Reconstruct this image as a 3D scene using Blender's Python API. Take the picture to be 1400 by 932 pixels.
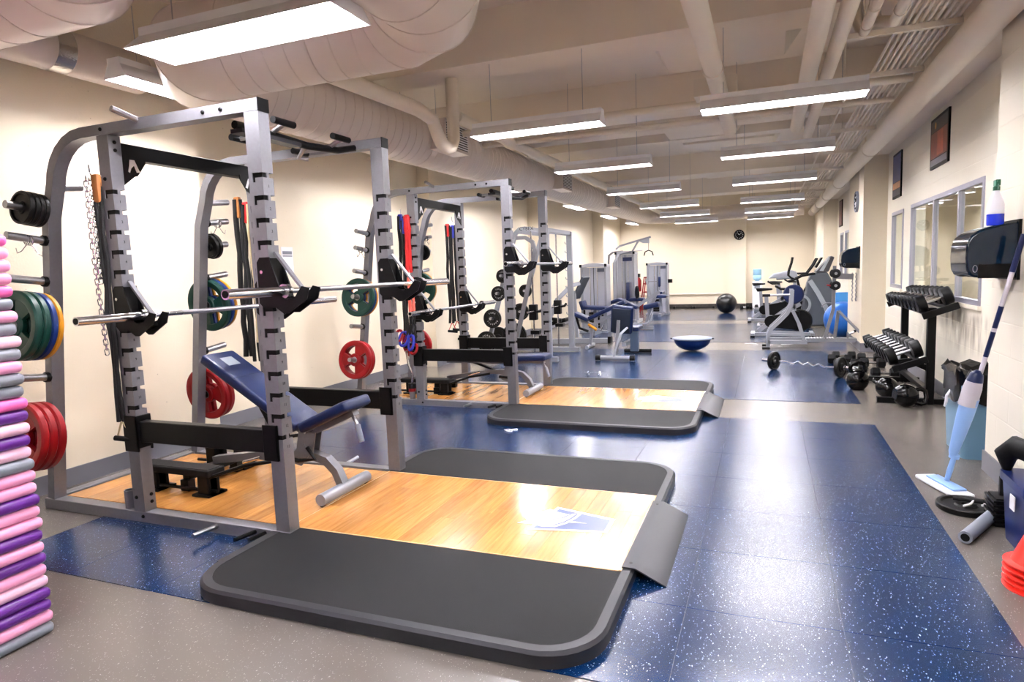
import bpy, bmesh, math, random
from math import sin, cos, pi, radians, sqrt, atan2
from mathutils import Vector, Matrix
random.seed(7)
for o in list(bpy.data.objects): bpy.data.objects.remove(o)
S = bpy.context.scene
C = S.collection

# ------------------------------------------------------------------ camera
CAM_H = 1.42
YAW, PITCH, ROLL, FPX = 0.377620, -0.107196, -0.037429, 881.37
def camera():
    cy, sy, cp, sp, cr, sr = cos(YAW), sin(YAW), cos(PITCH), sin(PITCH), cos(ROLL), sin(ROLL)
    f = Vector((-sy*cp, cy*cp, sp)); r = Vector((cy, sy, 0)); u = r.cross(f)
    r2 = cr*r + sr*u; u2 = -sr*r + cr*u
    cd = bpy.data.cameras.new('camera'); cd.sensor_width = 36; cd.lens = FPX/1400*36
    cd.clip_start = .02; cd.clip_end = 200
    co = bpy.data.objects.new('camera', cd); C.objects.link(co)
    M = Matrix((r2, u2, -f)).transposed().to_4x4(); M.translation = (0, 0, CAM_H)
    co.matrix_world = M; S.camera = co
camera()
# ------------------------------------------------------------------ world and exposure (an indoor room lit by its own lamps)
w = bpy.data.worlds.new('world'); S.world = w; w.use_nodes = True
w.node_tree.nodes['Background'].inputs[0].default_value = (.9, .92, 1, 1)
w.node_tree.nodes['Background'].inputs[1].default_value = .02
S.view_settings.view_transform = 'Standard'; S.view_settings.look = 'None'
S.view_settings.exposure = 2.3; S.view_settings.gamma = 1.0; S.view_settings.use_curve_mapping = False
TUBE_STRENGTH = 30.0

# ------------------------------------------------------------------ materials
def lin(c): return tuple(((v/12.92) if v <= .04045 else ((v+.055)/1.055)**2.4) for v in c)
MATS = {}
def mat(name, srgb, rough=.5, metal=0., var=0., scale=30., bump=0., bscale=80., coat=0., emit=None, objvar=0., spec=.5):
    if name in MATS: return MATS[name]
    m = bpy.data.materials.new(name); m.use_nodes = True; nt = m.node_tree; n = nt.nodes; l = nt.links
    b = n['Principled BSDF']; c = lin(srgb)
    b.inputs['Base Color'].default_value = (*c, 1); b.inputs['Roughness'].default_value = rough
    b.inputs['Metallic'].default_value = metal; b.inputs['Coat Weight'].default_value = coat
    b.inputs['Specular IOR Level'].default_value = spec
    tc = n.new('ShaderNodeTexCoord')
    if var > 0:
        t = n.new('ShaderNodeTexNoise'); t.inputs['Scale'].default_value = scale; t.inputs['Detail'].default_value = 4
        l.new(tc.outputs['Object'], t.inputs['Vector'])
        r = n.new('ShaderNodeMapRange'); r.inputs[1].default_value = .3; r.inputs[2].default_value = .7
        r.inputs[3].default_value = 1-var; r.inputs[4].default_value = 1+var
        l.new(t.outputs['Fac'], r.inputs[0])
        mx = n.new('ShaderNodeVectorMath'); mx.operation = 'SCALE'; mx.inputs[0].default_value = c
        l.new(r.outputs[0], mx.inputs['Scale']); l.new(mx.outputs[0], b.inputs['Base Color'])
    if bump > 0:
        t2 = n.new('ShaderNodeTexNoise'); t2.inputs['Scale'].default_value = bscale; t2.inputs['Detail'].default_value = 3
        l.new(tc.outputs['Object'], t2.inputs['Vector'])
        bp = n.new('ShaderNodeBump'); bp.inputs['Strength'].default_value = bump; bp.inputs['Distance'].default_value = .004
        l.new(t2.outputs['Fac'], bp.inputs['Height']); l.new(bp.outputs[0], b.inputs['Normal'])
    if emit:
        b.inputs['Emission Color'].default_value = (*emit[0], 1); b.inputs['Emission Strength'].default_value = emit[1]
    MATS[name] = m
    return m

def fleck_mat(name, base, fleck, thr, scale, rough, amount=1.0, base2=None):
    m = bpy.data.materials.new(name); m.use_nodes = True; nt = m.node_tree; n = nt.nodes; l = nt.links
    b = n['Principled BSDF']; b.inputs['Roughness'].default_value = rough
    g = n.new('ShaderNodeNewGeometry')
    mp = n.new('ShaderNodeMapping'); mp.inputs['Scale'].default_value = (1, .55, 1); mp.inputs['Rotation'].default_value = (0, 0, .6)
    l.new(g.outputs['Position'], mp.inputs['Vector'])
    # distort so the chips are irregular
    ns = n.new('ShaderNodeTexNoise'); ns.inputs['Scale'].default_value = scale*.9; l.new(g.outputs['Position'], ns.inputs['Vector'])
    ad = n.new('ShaderNodeVectorMath'); ad.operation = 'MULTIPLY_ADD'
    ad.inputs[1].default_value = (.012, .012, .012); l.new(ns.outputs['Color'], ad.inputs[0]); l.new(mp.outputs[0], ad.inputs[2])
    v = n.new('ShaderNodeTexVoronoi'); v.inputs['Scale'].default_value = scale; l.new(ad.outputs[0], v.inputs['Vector'])
    sp = n.new('ShaderNodeSeparateColor'); l.new(v.outputs['Color'], sp.inputs[0])
    rd = n.new('ShaderNodeMapRange'); rd.inputs[1].default_value = .02; rd.inputs[2].default_value = 1.0; rd.inputs[3].default_value = .0; rd.inputs[4].default_value = thr
    l.new(sp.outputs[0], rd.inputs[0])
    lt = n.new('ShaderNodeMath'); lt.operation = 'LESS_THAN'; l.new(v.outputs['Distance'], lt.inputs[0]); l.new(rd.outputs[0], lt.inputs[1])
    ml = n.new('ShaderNodeMath'); ml.operation = 'MULTIPLY'; ml.inputs[1].default_value = amount; l.new(lt.outputs[0], ml.inputs[0])
    big = n.new('ShaderNodeTexNoise'); big.inputs['Scale'].default_value = 1.3; big.inputs['Detail'].default_value = 5; l.new(g.outputs['Position'], big.inputs['Vector'])
    bm = n.new('ShaderNodeMix'); bm.data_type = 'RGBA'; bm.inputs[6].default_value = (*lin(base), 1); bm.inputs[7].default_value = (*lin(base2 or base), 1)
    l.new(big.outputs['Fac'], bm.inputs[0])
    mx = n.new('ShaderNodeMix'); mx.data_type = 'RGBA'; mx.inputs[7].default_value = (*lin(fleck), 1)
    l.new(bm.outputs[2], mx.inputs[6]); l.new(ml.outputs[0], mx.inputs[0]); l.new(mx.outputs[2], b.inputs['Base Color'])
    # slightly uneven sheen
    rr = n.new('ShaderNodeMapRange'); rr.inputs[3].default_value = rough-.03; rr.inputs[4].default_value = rough+.05; l.new(big.outputs['Fac'], rr.inputs[0])
    l.new(rr.outputs[0], b.inputs['Roughness'])
    fn = n.new('ShaderNodeTexNoise'); fn.inputs['Scale'].default_value = 260; l.new(g.outputs['Position'], fn.inputs['Vector'])
    bp = n.new('ShaderNodeBump'); bp.inputs['Strength'].default_value = .25; bp.inputs['Distance'].default_value = .001
    l.new(fn.outputs['Fac'], bp.inputs['Height']); l.new(bp.outputs[0], b.inputs['Normal'])
    MATS[name] = m
    return m

def wall_mat(name, srgb, pores=True, blocks=False, rough=.55):
    m = bpy.data.materials.new(name); m.use_nodes = True; nt = m.node_tree; n = nt.nodes; l = nt.links
    b = n['Principled BSDF']; b.inputs['Roughness'].default_value = rough; b.inputs['Specular IOR Level'].default_value = .3
    g = n.new('ShaderNodeNewGeometry')
    big = n.new('ShaderNodeTexNoise'); big.inputs['Scale'].default_value = 1.1; big.inputs['Detail'].default_value = 6; l.new(g.outputs['Position'], big.inputs['Vector'])
    c = lin(srgb)
    bm = n.new('ShaderNodeMix'); bm.data_type = 'RGBA'; bm.inputs[6].default_value = (*[v*.95 for v in c], 1); bm.inputs[7].default_value = (*[min(1, v*1.05) for v in c], 1)
    l.new(big.outputs['Fac'], bm.inputs[0]); out = bm.outputs[2]
    if pores:
        v = n.new('ShaderNodeTexVoronoi'); v.inputs['Scale'].default_value = 17; l.new(g.outputs['Position'], v.inputs['Vector'])
        sp = n.new('ShaderNodeSeparateColor'); l.new(v.outputs['Color'], sp.inputs[0])
        rd = n.new('ShaderNodeMapRange'); rd.inputs[1].default_value = .6; rd.inputs[2].default_value = 1; rd.inputs[3].default_value = 0; rd.inputs[4].default_value = .09
        l.new(sp.outputs[1], rd.inputs[0])
        lt = n.new('ShaderNodeMath'); lt.operation = 'LESS_THAN'; l.new(v.outputs['Distance'], lt.inputs[0]); l.new(rd.outputs[0], lt.inputs[1])
        ml = n.new('ShaderNodeMath'); ml.operation = 'MULTIPLY'; ml.inputs[1].default_value = .45; l.new(lt.outputs[0], ml.inputs[0])
        mx = n.new('ShaderNodeMix'); mx.data_type = 'RGBA'; mx.inputs[7].default_value = (*lin((.42, .36, .28)), 1)
        l.new(out, mx.inputs[6]); l.new(ml.outputs[0], mx.inputs[0]); out = mx.outputs[2]
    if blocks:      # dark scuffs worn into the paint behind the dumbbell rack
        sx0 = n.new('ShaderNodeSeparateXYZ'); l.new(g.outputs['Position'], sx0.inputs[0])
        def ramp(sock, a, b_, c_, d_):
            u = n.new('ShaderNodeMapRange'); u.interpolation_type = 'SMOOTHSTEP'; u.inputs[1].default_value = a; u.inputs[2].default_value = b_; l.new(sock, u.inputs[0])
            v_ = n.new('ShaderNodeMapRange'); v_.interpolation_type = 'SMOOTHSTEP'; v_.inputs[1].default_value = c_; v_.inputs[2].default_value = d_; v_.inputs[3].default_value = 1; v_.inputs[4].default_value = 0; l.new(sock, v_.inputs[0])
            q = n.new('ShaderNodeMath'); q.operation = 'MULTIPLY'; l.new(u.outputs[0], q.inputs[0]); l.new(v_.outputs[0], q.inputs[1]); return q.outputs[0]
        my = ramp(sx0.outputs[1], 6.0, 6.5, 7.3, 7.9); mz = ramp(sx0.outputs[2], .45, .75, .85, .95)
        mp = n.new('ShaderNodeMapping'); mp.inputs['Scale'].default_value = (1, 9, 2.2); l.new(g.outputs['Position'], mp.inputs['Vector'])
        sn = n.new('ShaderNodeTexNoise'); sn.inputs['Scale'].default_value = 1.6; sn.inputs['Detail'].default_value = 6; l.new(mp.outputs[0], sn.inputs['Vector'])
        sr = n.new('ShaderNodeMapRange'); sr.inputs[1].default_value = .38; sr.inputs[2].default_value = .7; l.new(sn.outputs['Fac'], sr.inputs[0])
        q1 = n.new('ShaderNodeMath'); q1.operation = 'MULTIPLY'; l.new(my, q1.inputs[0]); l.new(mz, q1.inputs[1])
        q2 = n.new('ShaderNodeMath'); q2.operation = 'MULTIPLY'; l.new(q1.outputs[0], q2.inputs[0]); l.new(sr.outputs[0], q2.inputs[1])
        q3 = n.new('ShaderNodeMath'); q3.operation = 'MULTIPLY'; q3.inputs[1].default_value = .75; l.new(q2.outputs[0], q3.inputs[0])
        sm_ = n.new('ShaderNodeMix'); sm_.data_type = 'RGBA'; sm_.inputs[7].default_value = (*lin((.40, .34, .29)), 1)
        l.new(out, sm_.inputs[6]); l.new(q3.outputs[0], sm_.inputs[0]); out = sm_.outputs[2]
    l.new(out, b.inputs['Base Color'])
    bp = n.new('ShaderNodeBump'); bp.inputs['Strength'].default_value = .3; bp.inputs['Distance'].default_value = .004
    if blocks:
        sx = n.new('ShaderNodeSeparateXYZ'); l.new(g.outputs['Position'], sx.inputs[0])
        cb = n.new('ShaderNodeCombineXYZ'); l.new(sx.outputs[1], cb.inputs[0]); l.new(sx.outputs[2], cb.inputs[1])
        br = n.new('ShaderNodeTexBrick'); br.inputs['Scale'].default_value = 1; br.inputs['Mortar Size'].default_value = .006
        br.inputs['Brick Width'].default_value = .4; br.inputs['Row Height'].default_value = .2; br.inputs['Mortar Smooth'].default_value = .6
        l.new(cb.outputs[0], br.inputs['Vector'])
        iv = n.new('ShaderNodeMath'); iv.operation = 'SUBTRACT'; iv.inputs[0].default_value = 1; l.new(br.outputs['Fac'], iv.inputs[1])
        l.new(iv.outputs[0], bp.inputs['Height'])
    else:
        fn = n.new('ShaderNodeTexNoise'); fn.inputs['Scale'].default_value = 60; l.new(g.outputs['Position'], fn.inputs['Vector']); l.new(fn.outputs['Fac'], bp.inputs['Height'])
    l.new(bp.outputs[0], b.inputs['Normal'])
    MATS[name] = m
    return m

def wood_mat():
    m = bpy.data.materials.new('maple wood'); m.use_nodes = True; nt = m.node_tree; n = nt.nodes; l = nt.links
    b = n['Principled BSDF']; b.inputs['Roughness'].default_value = .22; b.inputs['Coat Weight'].default_value = .25; b.inputs['Coat Roughness'].default_value = .12
    oi = n.new('ShaderNodeObjectInfo'); g = n.new('ShaderNodeNewGeometry')
    mp = n.new('ShaderNodeMapping'); mp.inputs['Scale'].default_value = (26, 1.6, 1)
    off = n.new('ShaderNodeCombineXYZ'); ml = n.new('ShaderNodeMath'); ml.operation = 'MULTIPLY'; ml.inputs[1].default_value = 40
    l.new(oi.outputs['Random'], ml.inputs[0]); l.new(ml.outputs[0], off.inputs[1])
    l.new(g.outputs['Position'], mp.inputs['Vector']); l.new(off.outputs[0], mp.inputs['Location'])
    t = n.new('ShaderNodeTexNoise'); t.inputs['Scale'].default_value = 1.6; t.inputs['Detail'].default_value = 5; t.inputs['Distortion'].default_value = 1.4
    l.new(mp.outputs[0], t.inputs['Vector'])
    cr = n.new('ShaderNodeValToRGB'); e = cr.color_ramp.elements
    e[0].position = .3; e[0].color = (*lin((.69, .455, .215)), 1); e[1].position = .7; e[1].color = (*lin((.79, .56, .295)), 1)
    l.new(t.outputs['Fac'], cr.inputs[0])
    mr = n.new('ShaderNodeMapRange'); mr.inputs[3].default_value = .78; mr.inputs[4].default_value = 1.12; l.new(oi.outputs['Random'], mr.inputs[0])
    vm = n.new('ShaderNodeVectorMath'); vm.operation = 'SCALE'; l.new(cr.outputs[0], vm.inputs[0]); l.new(mr.outputs[0], vm.inputs['Scale'])
    l.new(vm.outputs[0], b.inputs['Base Color']); MATS['wood'] = m
    return m

CREAM = (.885, .84, .755)
M_WALL = wall_mat('cream concrete wall paint', CREAM)
M_BLOCK = wall_mat('cream block wall paint', (.885, .86, .80), pores=False, blocks=True)
M_CEIL = wall_mat('ceiling paint', (.915, .87, .81), pores=False, rough=.7)
M_GREY = fleck_mat('grey speckled floor', (.355, .335, .32), (.66, .64, .62), .25, 135, .25, .5, (.395, .37, .35))
M_BLUE = fleck_mat('blue speckled rubber', (.0, .118, .262), (.80, .81, .82), .25, 125, .20, .6, (.0, .145, .31))
M_WOOD = wood_mat()
M_BASE = mat('grey vinyl base', (.42, .42, .45), .45)
M_SILV = mat('silver powder coat', (.47, .47, .495), .40, .5, var=.04, scale=60)
M_SILVL = mat('light silver paint', (.54, .55, .58), .4, .25)
M_CHROME = mat('chrome', (.80, .80, .82), .16, 1.0)
M_STEEL = mat('brushed steel', (.66, .66, .68), .3, 1.0, var=.06, scale=120)
M_BLACK = mat('black steel', (.03, .03, .035), .42, spec=.16)
M_RUB = mat('black rubber', (.06, .06, .068), .62, var=.12, scale=200, spec=.2)
M_MAT = mat('charcoal rubber mat', (.075, .075, .086), .65, var=.10, scale=120, bump=.5, bscale=400, spec=.22)
M_EDGE = mat('charcoal steel edge', (.185, .185, .205), .42, .3, spec=.3)
M_BLUEPAD = mat('blue vinyl upholstery', (.05, .115, .28), .36, bump=.2, bscale=250, spec=.35)
M_DUCT = mat('cream painted duct', (.83, .785, .75), .33, var=.02, scale=3)
M_PIPE = mat('cream painted pipe', (.89, .85, .79), .5)
M_WHITE = mat('white enamel', (.90, .90, .92), .35)
M_TUBE = mat('lit fluorescent tube', (1, 1, 1), .4, emit=((1.0, .965, .985), TUBE_STRENGTH))
M_GREEN = mat('green rubber', (.02, .20, .165), .42, spec=.3)
M_YEL = mat('yellow rubber', (.72, .48, .06), .42, spec=.3)
M_BLUER = mat('blue rubber', (.04, .15, .38), .42, spec=.3)
M_RED = mat('red rubber', (.52, .01, .05), .40, spec=.3)
M_REDP = mat('red plastic', (.95, .20, .16), .35)
M_PINK = mat('pink foam plastic', (.93, .62, .78), .38)
M_HOT = mat('hot pink plastic', (.88, .38, .66), .38)
M_PURP = mat('purple plastic', (.36, .12, .52), .34)
M_GREYP = mat('grey plastic', (.46, .48, .53), .4)
M_TRASH = mat('black plastic bag', (.025, .025, .035), .2, bump=.6, bscale=40, spec=.28)
M_BINB = mat('blue grey bin plastic', (.36, .50, .60), .45)
M_GLASSD = mat('smoked dark plastic', (.02, .085, .15), .08, spec=.35)
def glass_mat():
    m = bpy.data.materials.new('window glass'); m.use_nodes = True; nt = m.node_tree; n = nt.nodes; l = nt.links
    n.remove(n['Principled BSDF']); o = n['Material Output']
    t = n.new('ShaderNodeBsdfTransparent'); t.inputs[0].default_value = (.93, .96, .94, 1)
    g = n.new('ShaderNodeBsdfGlossy'); g.inputs['Roughness'].default_value = .02
    lw = n.new('ShaderNodeLayerWeight'); lw.inputs[0].default_value = .5
    pw = n.new('ShaderNodeMath'); pw.operation = 'POWER'; pw.inputs[1].default_value = 5; l.new(lw.outputs['Facing'], pw.inputs[0])
    f = n.new('ShaderNodeMath'); f.operation = 'MULTIPLY_ADD'; f.inputs[1].default_value = .45; f.inputs[2].default_value = .03; l.new(pw.outputs[0], f.inputs[0])
    x = n.new('ShaderNodeMixShader'); l.new(f.outputs[0], x.inputs[0]); l.new(t.outputs[0], x.inputs[1]); l.new(g.outputs[0], x.inputs[2]); l.new(x.outputs[0], o.inputs[0])
    return m
M_GLASS = glass_mat()

# ------------------------------------------------------------------ mesh helpers
class MB:
    """collects shapes in world coordinates; build() links them as ONE mesh object"""
    def __init__(s): s.v = []; s.f = []
    def add(s, vs, fs, M=None):
        k = len(s.v)
        s.v += [tuple(M @ Vector(p)) for p in vs] if M else [tuple(p) for p in vs]
        s.f += [tuple(i+k for i in f) for f in fs]
        return s
    def box(s, a, b):
        (x0, y0, z0), (x1, y1, z1) = a, b
        return s.add([(x0,y0,z0),(x1,y0,z0),(x1,y1,z0),(x0,y1,z0),(x0,y0,z1),(x1,y0,z1),(x1,y1,z1),(x0,y1,z1)],
                     [(0,3,2,1),(4,5,6,7),(0,1,5,4),(1,2,6,5),(2,3,7,6),(3,0,4,7)])
    def obox(s, c, size, M=None, bev=0, seg=2):
        """box at c with rotation matrix M (3x3) and bevelled edges"""
        bm = bmesh.new(); bmesh.ops.create_cube(bm, size=1); bmesh.ops.scale(bm, vec=size, verts=bm.verts)
        if bev: bmesh.ops.bevel(bm, geom=bm.edges[:], offset=bev, segments=seg, profile=.5, affect='EDGES')
        bm.verts.ensure_lookup_table()
        vs = [v.co.copy() for v in bm.verts]; fs = [[v.index for v in f.verts] for f in bm.faces]; bm.free()
        T = Matrix.Translation(c) @ (M.to_4x4() if M else Matrix.Identity(4))
        return s.add(vs, fs, T)
    def cyl(s, p0, p1, r, seg=16, r1=None, cap=True):
        p0, p1 = Vector(p0), Vector(p1); d = (p1-p0).normalized(); r1 = r if r1 is None else r1
        a = d.orthogonal().normalized(); b = d.cross(a)
        vs = []; fs = []
        for p, q in ((p0, r), (p1, r1)):
            for i in range(seg): t = 2*pi*i/seg; vs.append(p + q*(cos(t)*a + sin(t)*b))
        for i in range(seg): j = (i+1) % seg; fs.append((i, j, seg+j, seg+i))
        if cap: fs += [tuple(range(seg-1, -1, -1)), tuple(range(seg, 2*seg))]
        return s.add(vs, fs)
    def tube(s, pts, r, seg=10, closed=False, cap=True):
        """round tube along a poly-line with mitred joints"""
        pts = [Vector(p) for p in pts]; n = len(pts)
        rs = r if isinstance(r, (list, tuple)) else [r]*n
        vs = []; fs = []; a = None
        for i, p in enumerate(pts):
            d0 = (p-pts[i-1]) if (i > 0 or closed) else None
            d1 = (pts[(i+1) % n]-p) if (i < n-1 or closed) else None
            d0 = d0.normalized() if d0 is not None and d0.length > 1e-9 else None
            d1 = d1.normalized() if d1 is not None and d1.length > 1e-9 else None
            t = (d0+d1).normalized() if (d0 is not None and d1 is not None and (d0+d1).length > 1e-6) else (d0 if d0 is not None else d1)
            if a is None: a = t.orthogonal().normalized()
            else:
                a = a - t*a.dot(t); a = a.normalized() if a.length > 1e-6 else t.orthogonal().normalized()
            b = t.cross(a)
            for k in range(seg): q = 2*pi*k/seg; vs.append(p + rs[i]*(cos(q)*a + sin(q)*b))
        m = n if closed else n-1
        for i in range(m):
            o, e = i*seg, ((i+1) % n)*seg
            for k in range(seg): j = (k+1) % seg; fs.append((o+k, o+j, e+j, e+k))
        if cap and not closed: fs += [tuple(range(seg-1, -1, -1)), tuple(range((n-1)*seg, n*seg))]
        return s.add(vs, fs)
    def mitred(s, pts, r, seg=40):
        """duct through horizontal points with true mitred joints (no end caps)"""
        pts = [Vector(p) for p in pts]; n = len(pts); vs = []; fs = []; up = Vector((0, 0, 1))
        for i, p in enumerate(pts):
            d = (pts[i]-pts[i-1]).normalized() if i else (pts[1]-pts[0]).normalized()
            d1 = (pts[i+1]-p).normalized() if i < n-1 else d
            nn = (d+d1).normalized(); b = d.cross(up).normalized()
            for k in range(seg):
                v = r*(cos(2*pi*k/seg)*up + sin(2*pi*k/seg)*b); vs.append(p+v-d*(v.dot(nn)/d.dot(nn)))
        for i in range(n-1):
            for k in range(seg): j = (k+1) % seg; fs.append((i*seg+k, i*seg+j, (i+1)*seg+j, (i+1)*seg+k))
        return s.add(vs, fs)
    def bar(s, pts, w, h, side=(0, 1, 0)):
        """rectangular tube swept along a planar path; w along `side`, h across"""
        pts = [Vector(p) for p in pts]; sd = Vector(side).normalized(); n = len(pts); vs = []; fs = []
        for i, p in enumerate(pts):
            d0 = (p-pts[i-1]).normalized() if i else None; d1 = (pts[i+1]-p).normalized() if i < n-1 else None
            t = (d0+d1).normalized() if d0 is not None and d1 is not None else (d0 if d0 is not None else d1)
            nn = sd.cross(t).normalized(); k = 1.0
            if d0 is not None and d1 is not None: k = 1/max(.3, t.dot(d1))
            for sx, sy in ((-1,-1),(1,-1),(1,1),(-1,1)): vs.append(p + sd*(sx*w/2) + nn*(sy*h/2*k))
        for i in range(n-1):
            for k in range(4): j = (k+1) % 4; fs.append((i*4+k, i*4+j, i*4+4+j, i*4+4+k))
        fs += [(3,2,1,0), tuple(range((n-1)*4, n*4))]
        return s.add(vs, fs)
    def prism(s, poly, axis, d0, d1):
        """polygon extruded along an axis; poly in the two other axes (xz for y, yz for x, xy for z)"""
        n = len(poly); vs = []
        for d in (d0, d1):
            for p, q in poly: vs.append((d,p,q) if axis == 'x' else ((p,d,q) if axis == 'y' else (p,q,d)))
        fs = [tuple(range(n-1,-1,-1)), tuple(range(n,2*n))] + [(i,(i+1)%n,n+(i+1)%n,n+i) for i in range(n)]
        return s.add(vs, fs)
    def lathe(s, prof, c, axis=(0,0,1), seg=24, cap=True):
        """profile (r, t) spun about axis through c"""
        ax = Vector(axis).normalized(); a = ax.orthogonal().normalized(); b = ax.cross(a); c = Vector(c)
        vs = []; fs = []; n = len(prof)
        for r, t in prof:
            for k in range(seg): q = 2*pi*k/seg; vs.append(c + ax*t + r*(cos(q)*a + sin(q)*b))
        for i in range(n-1):
            for k in range(seg): j = (k+1) % seg; fs.append((i*seg+k, i*seg+j, (i+1)*seg+j, (i+1)*seg+k))
        if cap:
            if prof[0][0] > 1e-6: fs.append(tuple(range(seg-1,-1,-1)))
            if prof[-1][0] > 1e-6: fs.append(tuple(range((n-1)*seg, n*seg)))
        return s.add(vs, fs)
    def sphere(s, c, r, seg=20, rings=12, sq=(1,1,1)):
        vs = []; fs = []; c = Vector(c)
        for i in range(1, rings):
            t = pi*i/rings
            for k in range(seg): q = 2*pi*k/seg; vs.append((c.x+r*sq[0]*sin(t)*cos(q), c.y+r*sq[1]*sin(t)*sin(q), c.z+r*sq[2]*cos(t)))
        for i in range(rings-2):
            for k in range(seg): j = (k+1) % seg; fs.append((i*seg+k, (i+1)*seg+k, (i+1)*seg+j, i*seg+j))
        vs += [(c.x, c.y, c.z+r*sq[2]), (c.x, c.y, c.z-r*sq[2])]; a = len(vs)-2
        for k in range(seg):
            j = (k+1) % seg; fs.append((a, k, j)); fs.append((a+1, (rings-2)*seg+j, (rings-2)*seg+k))
        return s.add(vs, fs)
    def mesh(s, name, m, loc=(0,0,0), ang=35):
        me = bpy.data.meshes.new(name); L = Vector(loc)
        me.from_pydata([(p[0]-L.x, p[1]-L.y, p[2]-L.z) for p in s.v], [], s.f)
        me.polygons.foreach_set('use_smooth', [True]*len(me.polygons)); me.validate(); me.update()
        bm = bmesh.new(); bm.from_mesh(me); bmesh.ops.recalc_face_normals(bm, faces=bm.faces); bm.to_mesh(me); bm.free()
        me.set_sharp_from_angle(angle=radians(ang))
        me.materials.append(m)
        return me
    def build(s, name, m, parent=None, ang=35, bevel=0):
        """world-space object; under a parent its origin is the parent's"""
        root = parent
        loc = Vector((0,0,0))
        while root is not None: loc += Vector(root.location); root = root.parent
        if parent is None:
            xs = [p[0] for p in s.v]; ys = [p[1] for p in s.v]; zs = [p[2] for p in s.v]
            loc = Vector(((min(xs)+max(xs))/2, (min(ys)+max(ys))/2, min(zs)))
        o = bpy.data.objects.new(name, s.mesh(name, m, loc, ang)); C.objects.link(o)
        if parent is None: o.location = loc
        else: o.parent = parent
        if bevel:
            b = o.modifiers.new('edge', 'BEVEL'); b.width = bevel; b.segments = 2; b.limit_method = 'ANGLE'; b.angle_limit = radians(50)
        return o

def tag(o, label=None, cat=None, group=None, kind=None):
    if label: o['label'] = label
    if cat: o['category'] = cat
    if group: o['group'] = group
    if kind: o['kind'] = kind
    return o
def thing(name, label, cat, loc, group=None):
    o = bpy.data.objects.new(name, None); C.objects.link(o); o.location = loc; o.empty_display_size = .1
    return tag(o, label, cat, group)
def copy_tree(o, parent=None, d=None):
    c = o.copy(); C.objects.link(c); c.parent = parent
    if d is not None: c.location = Vector(o.location) + Vector(d)
    for ch in list(o.children): copy_tree(ch, c)
    return c
def rotY(a): return Matrix.Rotation(a, 3, 'Y')
def rotX(a): return Matrix.Rotation(a, 3, 'X')
def rotZ(a): return Matrix.Rotation(a, 3, 'Z')
def arc(cx, cz, r, a0, a1, n, y): return [(cx+r*cos(radians(a0+(a1-a0)*i/n)), y, cz+r*sin(radians(a0+(a1-a0)*i/n))) for i in range(n+1)]
def text_mesh(body, size, depth=.0006):
    cu = bpy.data.curves.new('lettering', 'FONT'); cu.body = body; cu.size = size; cu.extrude = depth; cu.resolution_u = 2
    cu.align_x = 'CENTER'; cu.align_y = 'CENTER'
    t = bpy.data.objects.new('lettering', cu); C.objects.link(t)
    bpy.context.view_layer.update()
    me = bpy.data.meshes.new_from_object(t.evaluated_get(bpy.context.evaluated_depsgraph_get()))
    bpy.data.objects.remove(t); bpy.data.curves.remove(cu)
    return me
def text_obj(name, body, size, m, parent, pos, M, depth=.0006):
    me = text_mesh(body, size, depth); me.materials.clear(); me.materials.append(m)
    return mesh_at(name, me, parent, pos, M)
def mesh_at(name, me, parent, pos, M=None):
    o = bpy.data.objects.new(name, me); C.objects.link(o); loc = Vector(pos); r = parent
    while r is not None: loc -= Vector(r.location); r = r.parent
    o.parent = parent; o.location = loc
    if M is not None: o.rotation_euler = M.to_euler()
    return o
# ================================================================== THE SETTING
XL, XR, XP, YF, YB, ZC = -4.92, 1.67, 1.35, 21.9, -2.6, 3.75
def struct(name, mb, m, ang=35):
    return tag(mb.build(name, m, ang=ang), kind='structure')
# ---- floor with inlaid blue rubber tiles
floor = struct('floor', MB().box((XL-.3, YB-.2, -.12), (5.2, YF+.2, 0)), M_GREY)
BX0, BX1 = -3.83, .871
tile_mesh = {}
def tile(x0, x1, y0, y1, name='rubber_tile'):
    key = (round(x1-x0, 4), round(y1-y0, 4))
    if key not in tile_mesh:
        a, b = key; g = .0012
        tile_mesh[key] = MB().prism([(g,g),(a-g,g),(a-g,b-g),(g,b-g)], 'z', 0, .0035).mesh('rubber_tile', M_BLUE)
    return mesh_at(name, tile_mesh[key], floor, (x0, y0, 0))
NX = 8; TW = (BX1-BX0)/NX
for y0, y1, nr in ((2.033, 6.15, 7), (7.04, 11.1, 7)):
    for i in range(NX):
        for j in range(nr):
            th = (y1-y0)/nr; tile(BX0+i*TW, BX0+(i+1)*TW, y0+j*th, y0+(j+1)*th)
for y0, y1 in ((12.27, 16.05), (17.1, 20.3)):
    for i in range(4): tile(BX0+i*TW*2, BX0+(i+1)*TW*2, y0, y1)

# ---- left wall: thick near section, set-back bays and pilasters
wl = struct('wall_left', MB().box((XL-.2, YB, 0), (XL, YF, ZC)), M_WALL)
for y0, y1, x in ((YB, 4.42, -4.67), (8.75, 9.3, -4.72), (13.6, 14.1, -4.67), (19.4, YF, -4.6)):
    MB().box((XL-.01, y0, 0), (x, y1, ZC)).build('pilaster', M_WALL, wl)
# ---- far wall with a shallow column
wf = struct('wall_far', MB().box((XL-.2, YF, 0), (XR+.3, YF+.2, ZC)), M_WALL)
MB().box((-1.15, YF-.16, 0), (-.6, YF+.01, ZC)).build('column', M_WALL, wf)
wb = struct('wall_back', MB().box((XL-.2, YB-.2, 0), (5.2, YB, ZC)), M_WALL)
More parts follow.
